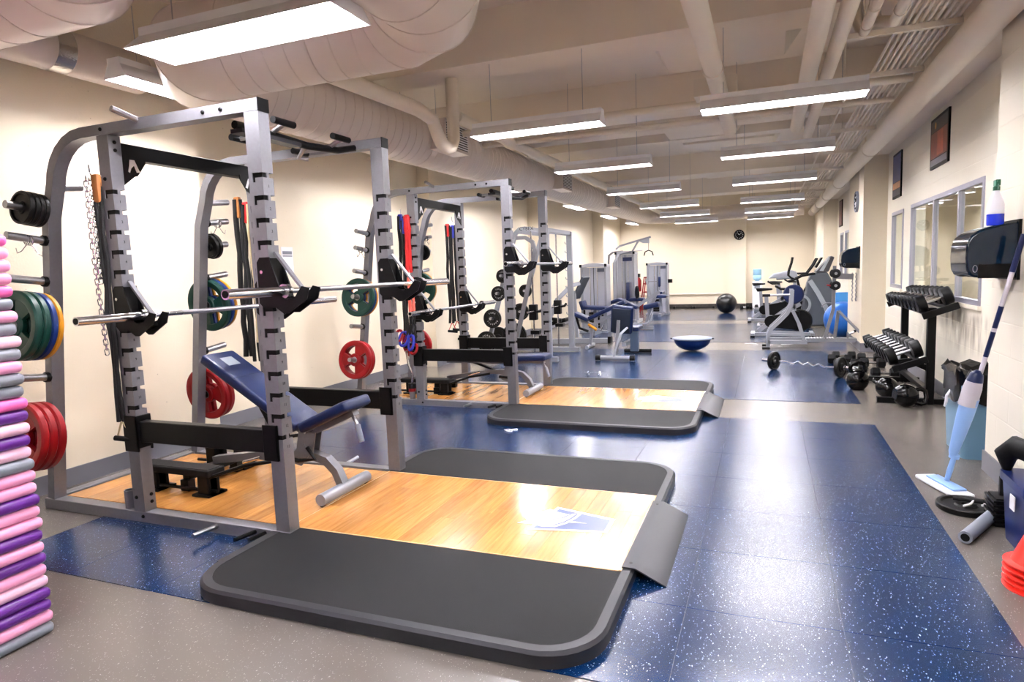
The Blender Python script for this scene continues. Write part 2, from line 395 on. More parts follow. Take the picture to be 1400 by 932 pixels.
# ---- right wall: pilasters and window wall with real openings
wins = [(6.45, 9.36, .985, 2.055, (7.22, 8.2)), (9.84, 10.66, 1.0, 2.045, ()), (15.02, 16.62, 1.0, 2.05, (15.8,)), (16.95, 17.6, 1.0, 2.04, ())]
m = MB(); ys = YB
for y0, y1, z0, z1, _ in wins:
    m.box((XR, ys, 0), (XR+.15, y0, ZC)); m.box((XR, y0, 0), (XR+.15, y1, z0)); m.box((XR, y0, z1), (XR+.15, y1, ZC)); ys = y1
m.box((XR, ys, 0), (XR+.15, YF, ZC))
wr = struct('wall_right', m, M_BLOCK)
for y0, y1 in ((YB, 5.0), (11.09, 12.85), (18.39, YF)):
    MB().box((XP, y0, 0), (XR+.01, y1, ZC)).build('pilaster', M_BLOCK if y0 < 0 else M_WALL, wr)
M_FRAME = mat('lavender grey aluminium', (.62, .62, .68), .35, .5)
for n, (y0, y1, z0, z1, muls) in enumerate(wins, 1):
    f = MB(); t = .045; xa, xb = XR-.012, XR+.04
    f.box((xa, y0, z0), (xb, y0+t, z1)); f.box((xa, y1-t, z0), (xb, y1, z1)); f.box((xa, y0+t, z0), (xb, y1-t, z0+t)); f.box((xa, y0+t, z1-t), (xb, y1-t, z1))
    wobj = struct('window_%d' % n, f, M_FRAME)
    edges = [y0+t] + [q for mu in muls for q in (mu-.024, mu+.024)] + [y1-t]
    for mu in muls: MB().box((xa+.004, mu-.024, z0+t), (xb, mu+.024, z1-t)).build('mullion', M_FRAME, wobj)
    for k in range(0, len(edges), 2): MB().box((XR+.012, edges[k], z0+t), (XR+.018, edges[k+1], z1-t)).build('pane', M_GLASS, wobj)
    MB().box((XR-.03, y0-.03, z0-.035), (XR+.02, y1+.03, z0)).build('sill', M_BLOCK, wobj)
# ---- the neighbouring room seen through the windows
n2 = struct('wall_office', MB().box((4.6, YB, 0), (4.8, YF, ZC)).box((XR+.15, 19.6, 0), (4.8, 19.8, ZC)).box((XR+.15, 4.2, 0), (4.8, 4.4, ZC)), M_WALL)
MB().box((4.3, 8.6, 0), (4.62, 9.3, ZC)).build('pilaster', M_WALL, n2)
MB().box((4.3, 12.6, 0), (4.62, 13.4, ZC)).build('pilaster', M_WALL, n2)
# ---- baseboards
def base(name, segs):
    mb = MB()
    for a, b in segs: mb.box(a, b)
    return struct(name, mb, M_BASE)
base('baseboard_left', [((-4.67, YB, 0), (-4.658, 4.432, .13)), ((-4.92, 4.42, 0), (-4.658, 4.432, .13)), ((-4.92, 4.432, 0), (-4.908, 8.75, .13)), ((-4.72, 8.74, 0), (-4.708, 9.31, .13)),
      ((-4.92, 9.3, 0), (-4.908, 13.6, .13)), ((-4.92, 13.588, 0), (-4.658, 13.6, .13)), ((-4.67, 13.6, 0), (-4.658, 14.1, .13)), ((-4.92, 14.1, 0), (-4.908, 19.4, .13)), ((-4.92, 19.388, 0), (-4.588, 19.4, .13)), ((-4.6, 19.4, 0), (-4.588, YF, .13))])
base('baseboard_right', [((1.338, YB, 0), (1.35, 5.0, .13)), ((1.338, 5.0, 0), (1.67, 5.012, .13)), ((1.658, 5.012, 0), (1.67, 11.09, .13)), ((1.338, 11.078, 0), (1.67, 11.09, .13)), ((1.338, 11.09, 0), (1.35, 12.85, .13)), ((1.658, 12.85, 0), (1.67, 18.39, .13)), ((1.338, 18.378, 0), (1.67, 18.39, .13)), ((1.338, 18.39, 0), (1.35, YF, .13))])
M_BASED = mat('dark scuffed base', (.20, .18, .17), .5, var=.4, scale=9)
bf = struct('baseboard_far', MB().box((-4.6, YF-.015, 0), (-1.15, YF, .14)).box((-1.15, YF-.175, 0), (-.6, YF-.16, .14)).box((-.6, YF-.015, 0), (XP, YF, .14)), M_BASED)
trim1 = struct('trim_1', MB().cyl((-4.5, YF-.05, .47), (-1.15, YF-.05, .47), .022, 10).cyl((-3.8, YF-.05, .47), (-3.8, YF, .47), .015, 8).cyl((-2.2, YF-.05, .47), (-2.2, YF, .47), .015, 8), M_PIPE)

# ---- ceiling: slab, cross beams, drop panels, soffit over the window wall
ceil = struct('ceiling', MB().box((XL-.3, YB-.2, ZC), (5.2, YF+.2, ZC+.2)), M_CEIL)
def beam(y0, y1, z): MB().box((XL-.05, y0, z), (XR+.05, y1, ZC+.01)).build('beam', M_CEIL, ceil)
for y0, y1, z in ((-.6, -.1, 3.35), (2.6, 3.0, 3.35), (5.55, 6.0, 3.30), (8.40, 8.83, 3.32), (9.4, 9.76, 3.32), (11.1, 11.4, 3.45), (14.4, 15.1, 3.32), (18.6, 19.3, 3.32)): beam(y0, y1, z)
for x0, x1, y0, y1 in ((-1.15, .35, 6.02, 7.3), (-1.9, -.2, 8.83, 9.4), (-1.65, -.25, 9.78, 11.05), (-1.5, .3, 15.1, 16.3), (-1.5, .3, 11.42, 12.4)):
    zt, zb, s = ZC, 3.42, .2
    v = [(x0, y0, zt), (x1, y0, zt), (x1, y1, zt), (x0, y1, zt), (x0+s, y0, zb), (x1-s, y0, zb), (x1-s, y1-s, zb), (x0+s, y1-s, zb)]
    MB().add(v, [(0,1,2,3),(4,7,6,5),(0,4,5,1),(1,5,6,2),(2,6,7,3),(3,7,4,0)]).build('drop_panel', M_CEIL, ceil)
MB().box((XP+.02, YB, 2.93), (XR+.05, YF, ZC)).build('soffit', M_CEIL, ceil)
MB().box((-.62, 6.25, 2.93), (-.25, 6.5, 3.08)).build('junction_box', M_PIPE, ceil)
MB().box((.95, 5.55, 3.0), (1.2, 5.8, 3.14)).build('junction_box', M_PIPE, ceil)

# ================================================================== DUCTS AND PIPES
def elbow(par, r, pts):
    """gored elbow: each gore is a piece of its own with a raised seam at the joint"""
    MB().mitred(pts, r).build('elbow', M_DUCT, par, ang=12)
    mb = MB()
    for a, q, b in zip(pts[:-2], pts[1:-1], pts[2:]):
        d = (Vector(q)-Vector(a)).normalized(); n = d+(Vector(b)-Vector(q)).normalized(); oval_ring(mb, q, d, n, r+.001, .004)
    tag(mb.build('elbow_seam', M_DUCT, par), kind='stuff')
def oval_ring(mb, p, run, n, r, rr, k=36):
    # ring where a slanted plane (normal n) cuts the duct (axis run) at p
    run = Vector(run).normalized(); n = Vector(n).normalized(); a = run.orthogonal().normalized(); b = run.cross(a); p = Vector(p); q = []
    for i in range(k):
        v = r*(cos(2*pi*i/k)*a+sin(2*pi*i/k)*b); q.append(p+v-run*(v.dot(n)/run.dot(n)))
    mb.tube(q, rr, 4, closed=True)
def bend(c, R, a0, a1, n, z):
    """corner points of an n-gore bend about c (tangent polygon), with square ends"""
    p = [(c[0]+R*cos(radians(a0)), c[1]+R*sin(radians(a0)), z)]; st = (a1-a0)/n
    for i in range(n):
        a = radians(a0+st*(i+.5)); q = R/cos(radians(st/2)); p.append((c[0]+q*cos(a), c[1]+q*sin(a), z))
    return p+[(c[0]+R*cos(radians(a1)), c[1]+R*sin(radians(a1)), z)]
ZD, RD, XD, YX = 2.862, .292, -3.5, 3.25
duct = thing('air_duct', 'large cream round duct crossing overhead then running down the left side of the room', 'duct', (XD, YX, ZD-RD))
MB().tube([(-1.53, YB, ZD), (-1.53, YX-.5, ZD)], RD, 40, cap=False).build('straight_section', M_DUCT, duct)
elbow(duct, RD, bend((-2.03, YX-.5), .5, 0, 90, 3, ZD))
MB().tube([(-2.03, YX, ZD), (XD+.34, YX, ZD)], RD, 40, cap=False).build('straight_section', M_DUCT, duct)
elbow(duct, RD, bend((XD+.34, YX+.34), .34, 270, 180, 2, ZD))
YM = YX+.34
zs = lambda y: ZD + (y-YM)/17*.09
rs = lambda y: RD - (y-YM)/17*.075
prev = YM
for y1 in (8.6, 14.0, 20.0):
    MB().tube([(XD, prev, zs(prev)), (XD, y1, zs(y1))], [rs(prev), rs(y1)], 40, cap=False).build('spiral_section', M_DUCT, duct); prev = y1
pe = [(XD+.7-.7*cos(radians(t)), 20.0+.7*sin(radians(t)), zs(20)) for t in (0, 22.5, 45, 67.5, 90)]
pe = [(XD, 19.96, zs(20))]+pe+[(XD+.74, 20.7, zs(20))]
MB().tube(pe, rs(20), 32, cap=False).build('elbow', M_DUCT, duct, ang=12)
MB().tube([pe[-1], (1.0, 20.7, zs(20))], rs(20), 32).build('straight_section', M_DUCT, duct)
mb = MB()
yy = YM+.3
while yy < 19.6:      # spiral lock seams, each a slightly slanted ring
    oval_ring(mb, (XD, yy, zs(yy)), (0, 1, 0), (.22, 1, .04), rs(yy)+.001, .0035); yy += .13 if yy < 12 else .26
tag(mb.build('spiral_seam', M_DUCT, duct), kind='stuff')
def duct_seams(par, r, items):
    mb = MB()
    for p, run, n in items: oval_ring(mb, p, run, n, r+.001, .004)
    tag(mb.build('lock_seam', M_DUCT, par), kind='stuff')
duct_seams(duct, RD, [((x, YX, ZD), (1, 0, 0), (1, .25, 0)) for x in (-3.0, -2.85, -2.7, -2.55, -2.4, -2.25, -2.1)] + [((-1.53, y, ZD), (0, 1, 0), (.02, 1, 0)) for y in (2.7, 2.1, 1.5)])
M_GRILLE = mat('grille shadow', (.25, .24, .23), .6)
for y in (6.4, 10.6, 14.6):      # side-wall supply registers
    c0 = .3 if y < 7 else .24
    g = MB().box((XD+.12, y-.28, zs(y)-.16), (XD+rs(y)+.14, y+.28, zs(y)+.14)).build('register_box', M_DUCT, duct)
    x1 = XD+rs(y)+.14
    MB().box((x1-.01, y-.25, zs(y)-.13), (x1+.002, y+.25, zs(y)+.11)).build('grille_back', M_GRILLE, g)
    mm = MB()
    for k in range(10): zz = zs(y)-.12+k*.025; mm.box((x1, y-.25, zz), (x1+.012, y+.25, zz+.008))
    mm.build('louvre', M_WHITE, g)
d2 = thing('air_duct', 'cream round duct in the top left corner ending in an elbow above the near light', 'duct', (-3.5, 2.05, ZD-RD))
MB().tube([(XL+.02, 2.05, ZD), (-2.95, 2.05, ZD)], RD, 40, cap=False).build('straight_section', M_DUCT, d2)
elbow(d2, RD, bend((-2.95, 1.6), .45, 90, 0, 3, ZD))
MB().tube([(-2.5, 1.6, ZD), (-2.5, YB, ZD)], RD, 40, cap=False).build('straight_section', M_DUCT, d2)
duct_seams(d2, RD, [((x, 2.05, ZD), (1, 0, 0), (1, .2, 0)) for x in (-4.5, -4.3, -4.1, -3.9, -3.7, -3.5, -3.3, -3.1)])
d3 = thing('wall_duct', 'narrow cream duct with a foil tape band along the left wall', 'duct', (-4.3, 1, 2.82))
MB().tube([(-4.3, YB, 2.96), (-4.3, 3.6, 2.96)], .14, 28).build('straight_section', M_DUCT, d3)
M_FOIL = mat('aluminium foil tape', (.72, .71, .70), .25, 1, bump=.6, bscale=60)
MB().tube([(-4.3, 2.93, 2.96), (-4.3, 3.05, 2.96)], .1425, 28, cap=False).build('foil_band', M_FOIL, d3)

def pipe(label, pts, r, name='ceiling_pipe', group=None, m=M_PIPE, rings=(), seg=16):
    t = thing(name, label, 'pipe', (pts[0][0], pts[0][1], pts[0][2]-r), group)
    MB().tube(pts, r, seg).build('run', m, t)
    for y in rings: MB().tube([(pts[0][0], y-.012, pts[0][2]), (pts[0][0], y+.012, pts[0][2])], r*1.12, seg).build('coupling', m, t)
    return t
pipe('thick cream pipe hung in mid room just right of the second beam', [(-.39, YB, 2.92), (-.39, 7.9, 2.92)], .072, rings=(5.4,))
pipe('widest cream pipe above the first right-hand light', [(.31, YB, 2.93), (.31, 8.25, 2.93)], .066, rings=(4.0,))
pipe('cream pipe just right of the widest pipe above the first right-hand light', [(.46, YB, 2.94), (.46, 8.95, 2.94)], .052)
pipe('thin cream pipe ending in a valve above the first right-hand light', [(.62, YB, 2.97), (.62, 5.3, 2.97), (.60, 5.42, 3.1), (.60, 5.5, 3.4)], .036, rings=(4.75, 5.1))
pipe('thin cream pipe beside the conduit rack ending in a valve', [(.78, YB, 2.97), (.78, 5.1, 2.97), (.70, 5.3, 3.05), (.70, 5.5, 3.4)], .036, rings=(4.6, 4.9))
pipe('long thick cream pipe running the length of the right wall', [(1.24, YB, 2.82), (1.24, 21.2, 2.82)], .10, name='wall_pipe', rings=(9.6, 13.5, 16, 18.2, 20), seg=24)
pipe('cream insulated drain pipe bending into a trap beside the main duct', [(-3.0, 3.6, 2.90), (-2.92, 4.3, 2.88), (-2.88, 5.2, 2.88), (-2.87, 5.45, 2.84), (-2.86, 5.52, 2.72), (-2.85, 5.58, 2.645), (-2.85, 5.68, 2.62), (-2.85, 5.78, 2.645), (-2.85, 5.84, 2.72), (-2.85, 5.85, 3.15), (-2.85, 5.85, 3.295)], .062, name='drain_pipe')
pipe('cream pipe running on above the main duct from the trap', [(-2.86, 5.95, 2.96), (-2.86, 20, 2.96)], .06, name='drain_pipe', rings=(6.6, 9.2))
pipe('cream cross pipe beneath the second ceiling beam', [(-4.9, 6.55, 2.93), (1.15, 6.55, 2.93)], .035, name='cross_pipe')
pipe('slim cream cross pipe behind the first pair of lights', [(-4.9, 7.45, 2.96), (1.15, 7.45, 2.96)], .03, name='cross_pipe')
for k in range(9):      # parallel conduits
    x = .83+.043*k; b = [(x, YB, 2.985), (x, 21.5, 2.985)]
    if k == 0: b = [(x, YB, 2.985), (x, 6.9, 2.985), (x-.12, 7.15, 2.985), (x-.12, 21.5, 2.985)]
    tag(MB().tube(b, .0115, 8).build('conduit', M_PIPE), 'thin cream electrical conduit in the rack of parallel conduits by the right wall', 'conduit', 'parallel conduits by the right wall')
for i, y in enumerate((2.0, 3.6, 5.25, 6.4, 8.9, 10.6, 12.4, 14.2, 16, 17.8, 19.6)):
    t = thing('conduit_hanger', '%s cream channel hanger under the conduits, counted from the camera' % ('first second third fourth fifth sixth seventh eighth ninth tenth eleventh'.split()[i]), 'hanger', (.9, y, 2.93), 'channel hangers carrying the conduits')
    x0 = .5 if i < 4 else .72
    MB().box((x0, y-.02, 2.935), (1.2, y+.02, 2.972)).build('channel', M_PIPE, t)
    for x in (x0+.12, 1.19): MB().cyl((x, y, 2.95), (x, y, ZC), .005, 6).build('rod', M_PIPE, t)

# ================================================================== LIGHTS
def light_fixture(label, x, y, z, along='x', L=1.2, wires=True, group=None, W=.24):
    t = thing('fluorescent_light', label, 'light', (x, y, z), group)
    prof = [(-W/2, 0), (-.055, .085), (-.055, .125), (.055, .125), (.055, .085), (W/2, 0)]
    th = .006
    inner = [(-W/2+th, 0), (-.05, .08), (.05, .08), (W/2-th, 0)]
    poly = prof + inner[::-1]
    mb = MB()
    n = len(poly)
    def P(a, b, d): return (x+d, y+a, z+b) if along == 'x' else (x+a, y+d, z+b)
    vs = [P(a, b, -L/2) for a, b in poly] + [P(a, b, L/2) for a, b in poly]
    fs = [tuple(range(n-1,-1,-1)), tuple(range(n, 2*n))] + [(i,(i+1)%n,n+(i+1)%n,n+i) for i in range(n)]
    mb.add(vs, fs)
    for s in (-1, 1):      # end plates
        e = [P(a, b, s*L/2) for a, b in prof] + [P(a, b, s*(L/2+.006)) for a, b in prof]
        mb.add(e, [tuple(range(5,-1,-1)), tuple(range(6,12))] + [(i,(i+1)%6,6+(i+1)%6,6+i) for i in range(6)])
    mb.build('reflector', M_WHITE, t, ang=20)
    for s in (-1, 1):
        MB().cyl(P(s*.042, .042, -L/2+.02), P(s*.042, .042, L/2-.02), .0175, 14).build('tube', M_TUBE, t)
    if wires:
        for s in (-1, 1): MB().cyl(P(0, .12, s*L*.36), P(0, ZC-z, s*L*.36), .003, 6).build('hanger_wire', M_STEEL, t)
    return t
ORD = 'nearest second third fourth fifth sixth'.split()
ZL = 2.655
for i, y in enumerate((5.68, 8.22, 11.05, 14.5, 17.35, 20.0)):
    light_fixture('%s hanging light of the right-hand row, counting from the camera' % ORD[i], .10, y, ZL, group='hanging fluorescent lights, right row')
for i, y in enumerate((5.62, 8.15, 11.05, 14.15, 16.95, 19.9)):
    light_fixture('%s hanging light of the middle row beside the main duct, counting from the camera' % ORD[i], -1.92, y, ZL, group='hanging fluorescent lights, middle row')
light_fixture('large near fluorescent light at the top left in front of the crossing duct', -2.29, 2.5, 2.56, W=.30)
for i, y in enumerate((3.70, 7.1, 10.5, 13.9, 17.2, 20.4)):
    light_fixture('%s light between the main duct and left wall, counting from the camera' % ORD[i], -3.91, y, 2.755, 'y', group='fluorescent lights along the left wall', W=.2)
# the rows carry on over and behind the camera
light_fixture('fluorescent light of the right-hand row above the camera', .10, 2.9, ZL)
light_fixture('fluorescent light of the right-hand row behind the camera', .10, .0, ZL)
light_fixture('fluorescent light of the middle row behind the camera', -2.6, -.2, 2.5)
NB = [(3.1, 5.6), (3.1, 7.4), (3.1, 9.2), (3.1, 11), (3.1, 12.8), (3.1, 15), (3.1, 17.4)]  # row filled out with added fixtures to brighten this room
for x, y in NB:
    light_fixture('%s light of the row filled out to brighten the room behind the windows, counting from the camera' % ('nearest second third fourth fifth sixth seventh'.split()[NB.index((x, y))]), x, y, 2.6, group='lights in the neighbouring room')
# ================================================================== LIFTING PLATFORMS
M_TRIM = mat('pale oak edge strip', (.86, .68, .45), .35)
M_LOGOB = mat('navy emblem ink', (.20, .27, .47), .3)
M_LOGOW = mat('white emblem ink', (.86, .86, .86), .3)
PX0, PX1, PY0, PY1, PZ = -2.5, -.55, 2.03, 4.43, .065
WY0, WY1 = 2.737, 3.752
def rrect(x0, x1, y0, y1, r, n=8):
    pts = []
    for cx, cy, a in ((x1-r, y0+r, -90), (x1-r, y1-r, 0), (x0+r, y1-r, 90), (x0+r, y0+r, 180)):
        for i in range(n+1): t = radians(a+90*i/n); pts.append((cx+r*cos(t), cy+r*sin(t)))
    return pts
def platform(dy, label, seed):
    rnd = random.Random(seed)
    t = thing('lifting_platform', label, 'platform', (-1.6, 3.24+dy, 0), 'lifting platforms')
    Y = lambda y: y+dy
    w = .05
    out, inn = rrect(PX0, PX1, PY0, PY1, .24), rrect(PX0+w, PX1-w, PY0+w, PY1-w, .20)
    out2 = rrect(PX0+.012, PX1-.012, PY0+.012, PY1-.012, .235)
    n = len(out); mb = MB()
    vs = [(x, Y(y), 0) for x, y in out] + [(x, Y(y), PZ-.012) for x, y in out] + [(x, Y(y), PZ) for x, y in out2] + [(x, Y(y), PZ) for x, y in inn] + [(x, Y(y), 0) for x, y in inn]
    fs = []
    for i in range(n):
        j = (i+1) % n
        mx = (out[i][0]+out[j][0])/2; my = (out[i][1]+out[j][1])/2
        if mx < PX0+.01 and abs(out[i][1]-out[j][1]) > .5: continue
        for a in range(4): fs.append((a*n+i, a*n+j, (a+1)*n+j, (a+1)*n+i))
    # left side pieces beside the rack
    mb.add(vs, fs)
    mb.box((PX0, Y(PY0+.24), 0), (PX0+w, Y(WY0), PZ)); mb.box((PX0, Y(WY1), 0), (PX0+w, Y(PY1-.24), PZ))
    fr = mb.build('edge_frame', M_EDGE, t, ang=30); tag(fr, 'charcoal steel edge')
    half = [p for p in inn if p[1] < PY0+.3]; half = [p for p in half if p[0] < -1.5][0:] , [p for p in half if p[0] >= -1.5]
    lo = [(PX1-w, WY0), (PX0+w, WY0)] + half[0] + half[1]
    MB().prism([(x, Y(y)) for x, y in lo], 'z', 0, PZ-.002).build('rubber_mat', M_MAT, t)
    hb = [p for p in inn if p[1] > PY1-.3]
    hi = [(PX0+w, WY1), (PX1-w, WY1)] + [p for p in hb if p[0] >= -1.5] + [p for p in hb if p[0] < -1.5]
    MB().prism([(x, Y(y)) for x, y in hi], 'z', 0, PZ-.002).build('rubber_mat', M_MAT, t)
    MB().box((-4.28, Y(WY0+.007), .0), (PX1-w-.013, Y(WY1-.007), PZ-.003)).build('sub_floor', M_TRIM, t)
    # maple strips, laid across, each strip of one or two boards
    X = -4.28; sw = .0835
    while X < PX1-w-.02:
        x1 = min(X+sw, PX1-w-.012); cuts = [WY0+.006]
        if rnd.random() < .75: cuts.append(rnd.uniform(WY0+.25, WY1-.25))
        cuts.append(WY1-.006)
        if X < -2.45 < x1: x1 = -2.4465
        for a, b in zip(cuts[:-1], cuts[1:]):
            g = .0005
            MB().box((X+g, Y(a)+g, PZ-.003), (x1-g, Y(b)-g, PZ-rnd.uniform(0, .0005))).build('plank', M_WOOD, t)
        X = x1 + (.003 if abs(x1+2.4465) < 1e-6 else 0)
    for y in (WY0, WY1-.006): MB().box((-2.44, Y(y), .0), (PX1-w, Y(y+.006), PZ+.0005)).build('edge_strip', M_TRIM, t)
    MB().box((PX1-w-.012, Y(WY0), 0), (PX1-w, Y(WY1), PZ+.0005)).build('edge_strip', M_TRIM, t)
    MB().box((-2.449, Y(WY0), 0), (-2.443, Y(WY1), PZ+.0008)).build('joint_strip', M_TRIM, t)
    # steel ramp
    th = .006; y0, y1 = Y(2.768), Y(3.645)
    pr = [(PX1-w-.004, PZ+.001), (PX1+.004, PZ+.001), (-.405, 0), (-.405, .006), (PX1+.006, PZ+th+.001), (PX1-w-.004, PZ+th+.001)]
    rp = MB().prism(pr, 'y', y0, y1).build('ramp', M_EDGE, t)
    for yy in (y0+.05, y1-.05): MB().cyl((PX1-.022, yy, PZ+.006), (PX1-.022, yy, PZ+.0085), .008, 10).build('screw', M_BLACK, rp)
    # emblem: navy slanted badge with white outline and a swept white crest
    z = PZ+.0008
    def flat(poly, zz, name, m, par): return MB().prism([(x, Y(y)) for x, y in poly], 'z', z, zz).build(name, m, par)
    badge = [(-1.17, 3.062), (-.755, 3.135), (-.755, 3.325), (-1.11, 3.415)]
    e = flat(badge, z+.0006, 'emblem', M_LOGOW, t); tag(e, 'navy and white emblem on the wood')
    flat([(-1.145, 3.085), (-.777, 3.155), (-.777, 3.30), (-1.092, 3.385)], z+.0011, 'badge_field', M_LOGOB, e)
    head = [(-.948, 3.35), (-.962, 3.27), (-.99, 3.19), (-1.035, 3.13), (-1.10, 3.115), (-1.17, 3.135), (-1.25, 3.13), (-1.21, 3.175), (-1.245, 3.22), (-1.20, 3.26), (-1.23, 3.31), (-1.17, 3.32), (-1.14, 3.37), (-1.08, 3.335), (-1.02, 3.32), (-.985, 3.34)]
    flat(head, z+.0016, 'crest_head', M_LOGOW, e)
    def ribbon(pts, w):
        up = [(x-w, y+w*.4) for x, y in pts]; return pts+up[::-1]
    flat(ribbon([(-.966, 3.335), (-.98, 3.27), (-1.005, 3.20), (-1.045, 3.15), (-1.10, 3.135), (-1.16, 3.15)], .010), z+.0021, 'crest_line', M_LOGOB, e)
    flat(ribbon([(-1.00, 3.325), (-1.03, 3.26), (-1.08, 3.22), (-1.14, 3.20)], .008), z+.0021, 'crest_line', M_LOGOB, e)
    flat(ribbon([(-1.06, 3.325), (-1.10, 3.28), (-1.16, 3.26)], .007), z+.0021, 'crest_line', M_LOGOB, e)
    flat([(-.985, 3.232), (-.885, 3.222), (-.985, 3.208)], z+.0021, 'crest_spike', M_LOGOW, e)
    return t
platform(0, 'near lifting platform of golden wood strips between two black rubber mats', 1)
platform(3.36, 'far lifting platform of wood strips and black mats beside the second rack', 2)

# ================================================================== POWER RACKS
TX, TY = .09, .078
FX1 = -2.38; FX0 = FX1-TX              # front uprights
MX1 = -3.458; MX0 = MX1-TX             # middle uprights
NY0, NY1 = 2.655, 2.733                # near side frame
RY0, RY1 = 3.782, 3.860                # far side frame
ZB0, ZB1 = 2.272, 2.337
NOTCH = [1.956-.114*k for k in range(13)]
num_mesh = {}
def upright(parent, x0, x1, y0, y1, z0, z1):
    """box-section upright with hook slots cut through its front corners"""
    th = .005; mb = MB()
    side = [(x0, z0), (x1, z0)]
    for z in sorted(NOTCH):
        side += [(x1, z-.012), (x1-.048, z-.012), (x1-.048, z-.035), (x1-.066, z-.035), (x1-.066, z+.013), (x1, z+.013)]
    side += [(x1, z1), (x0, z1)]
    mb.prism(side, 'y', y0, y0+th); mb.prism(side, 'y', y1-th, y1)
    fr = [(y0+th, z0)]; d = .030
    fr += [(y1-th, z0)]
    for z in sorted(NOTCH): fr += [(y1-th, z-.012), (y1-d, z-.012), (y1-d, z+.013), (y1-th, z+.013)]
    fr += [(y1-th, z1), (y0+th, z1)]
    for z in sorted(NOTCH, reverse=True): fr += [(y0+th, z+.013), (y0+d, z+.013), (y0+d, z-.012), (y0+th, z-.012)]
    mb.prism(fr, 'x', x1-th, x1)
    mb.box((x0, y0+th, z0), (x0+th, y1-th, z1))
    u = mb.build('upright', M_SILV, parent, ang=20)
    MB().box((x0+th, y0+th+.001, z0), (x1-th-.002, y1-.034, z1)).build('slot_shade', M_BLACK, u)  # black fill standing in for the shade inside the hollow tube
    return u
def bolt(parent, p, d, r=.011):
    p = Vector(p); d = Vector(d)
    return MB().lathe([(r, 0), (r, .004), (r*.7, .008), (0, .009)], p, d, 12).build('bolt', M_BLACK, parent)
def hook(parent, x1, y0, y1, zb, near):
    """bar hook on an upright whose front face is x1; the bar rests at height zb"""
    a = y0-.008 if near else y0-.008; b = y1+.008
    mb = MB()
    plate = [(x1-.075, zb-.06), (x1-.05, zb-.085), (x1+.03, zb-.085), (x1+.075, zb-.115), (x1+.105, zb-.115), (x1+.225, zb-.045), (x1+.245, zb+.012), (x1+.20, zb+.022), (x1+.155, zb-.03), (x1+.105, zb-.045), (x1+.07, zb-.03), (x1+.058, zb+.02), (x1+.02, zb+.13), (x1+.005, zb+.175), (x1-.055, zb+.175), (x1-.075, zb+.15)]
    mb.prism(plate, 'y', a, a+.008); mb.prism(plate, 'y', b-.008, b)
    mb.box((x1+.002, a+.008, zb-.08), (x1+.012, b-.008, zb+.17))
    mb.prism([(x1+.07, zb-.038), (x1+.105, zb-.052), (x1+.155, zb-.036), (x1+.155, zb-.06), (x1+.10, zb-.08), (x1+.06, zb-.06)], 'y', a+.008, b-.008)
    h = mb.build('bar_hook', M_BLACK, parent, ang=20)
    MB().bar([(x1+.01, (a+b)/2, zb+.20), (x1+.185, (a+b)/2, zb-.01)], .026, .012, (0, 1, 0)).build('strut', M_SILV, h)
    MB().lathe([(.0, -.004), (.009, -.004), (.009, .002), (0, .002)], (x1-.045, a-.002, zb+.10), (0, 1, 0), 12).build('pin', M_CHROME, h)
    return h
def rear_x(z): return -4.30+(z-.07)*.137
def peg(parent, z, y, s, L=.22, clip=False):
    """storage peg on a rear post, s = -1 towards the camera side, +1 away"""
    p = Vector((rear_x(z), y, z)); d = Vector((0, s, .12)).normalized()
    o = MB().cyl(p, p+d*L, .0235, 16).build('storage_peg', M_STEEL, parent)
    MB().cyl(p-d*.002, p+d*.022, .032, 16).build('collar', M_BLACK, o)
    return p, d
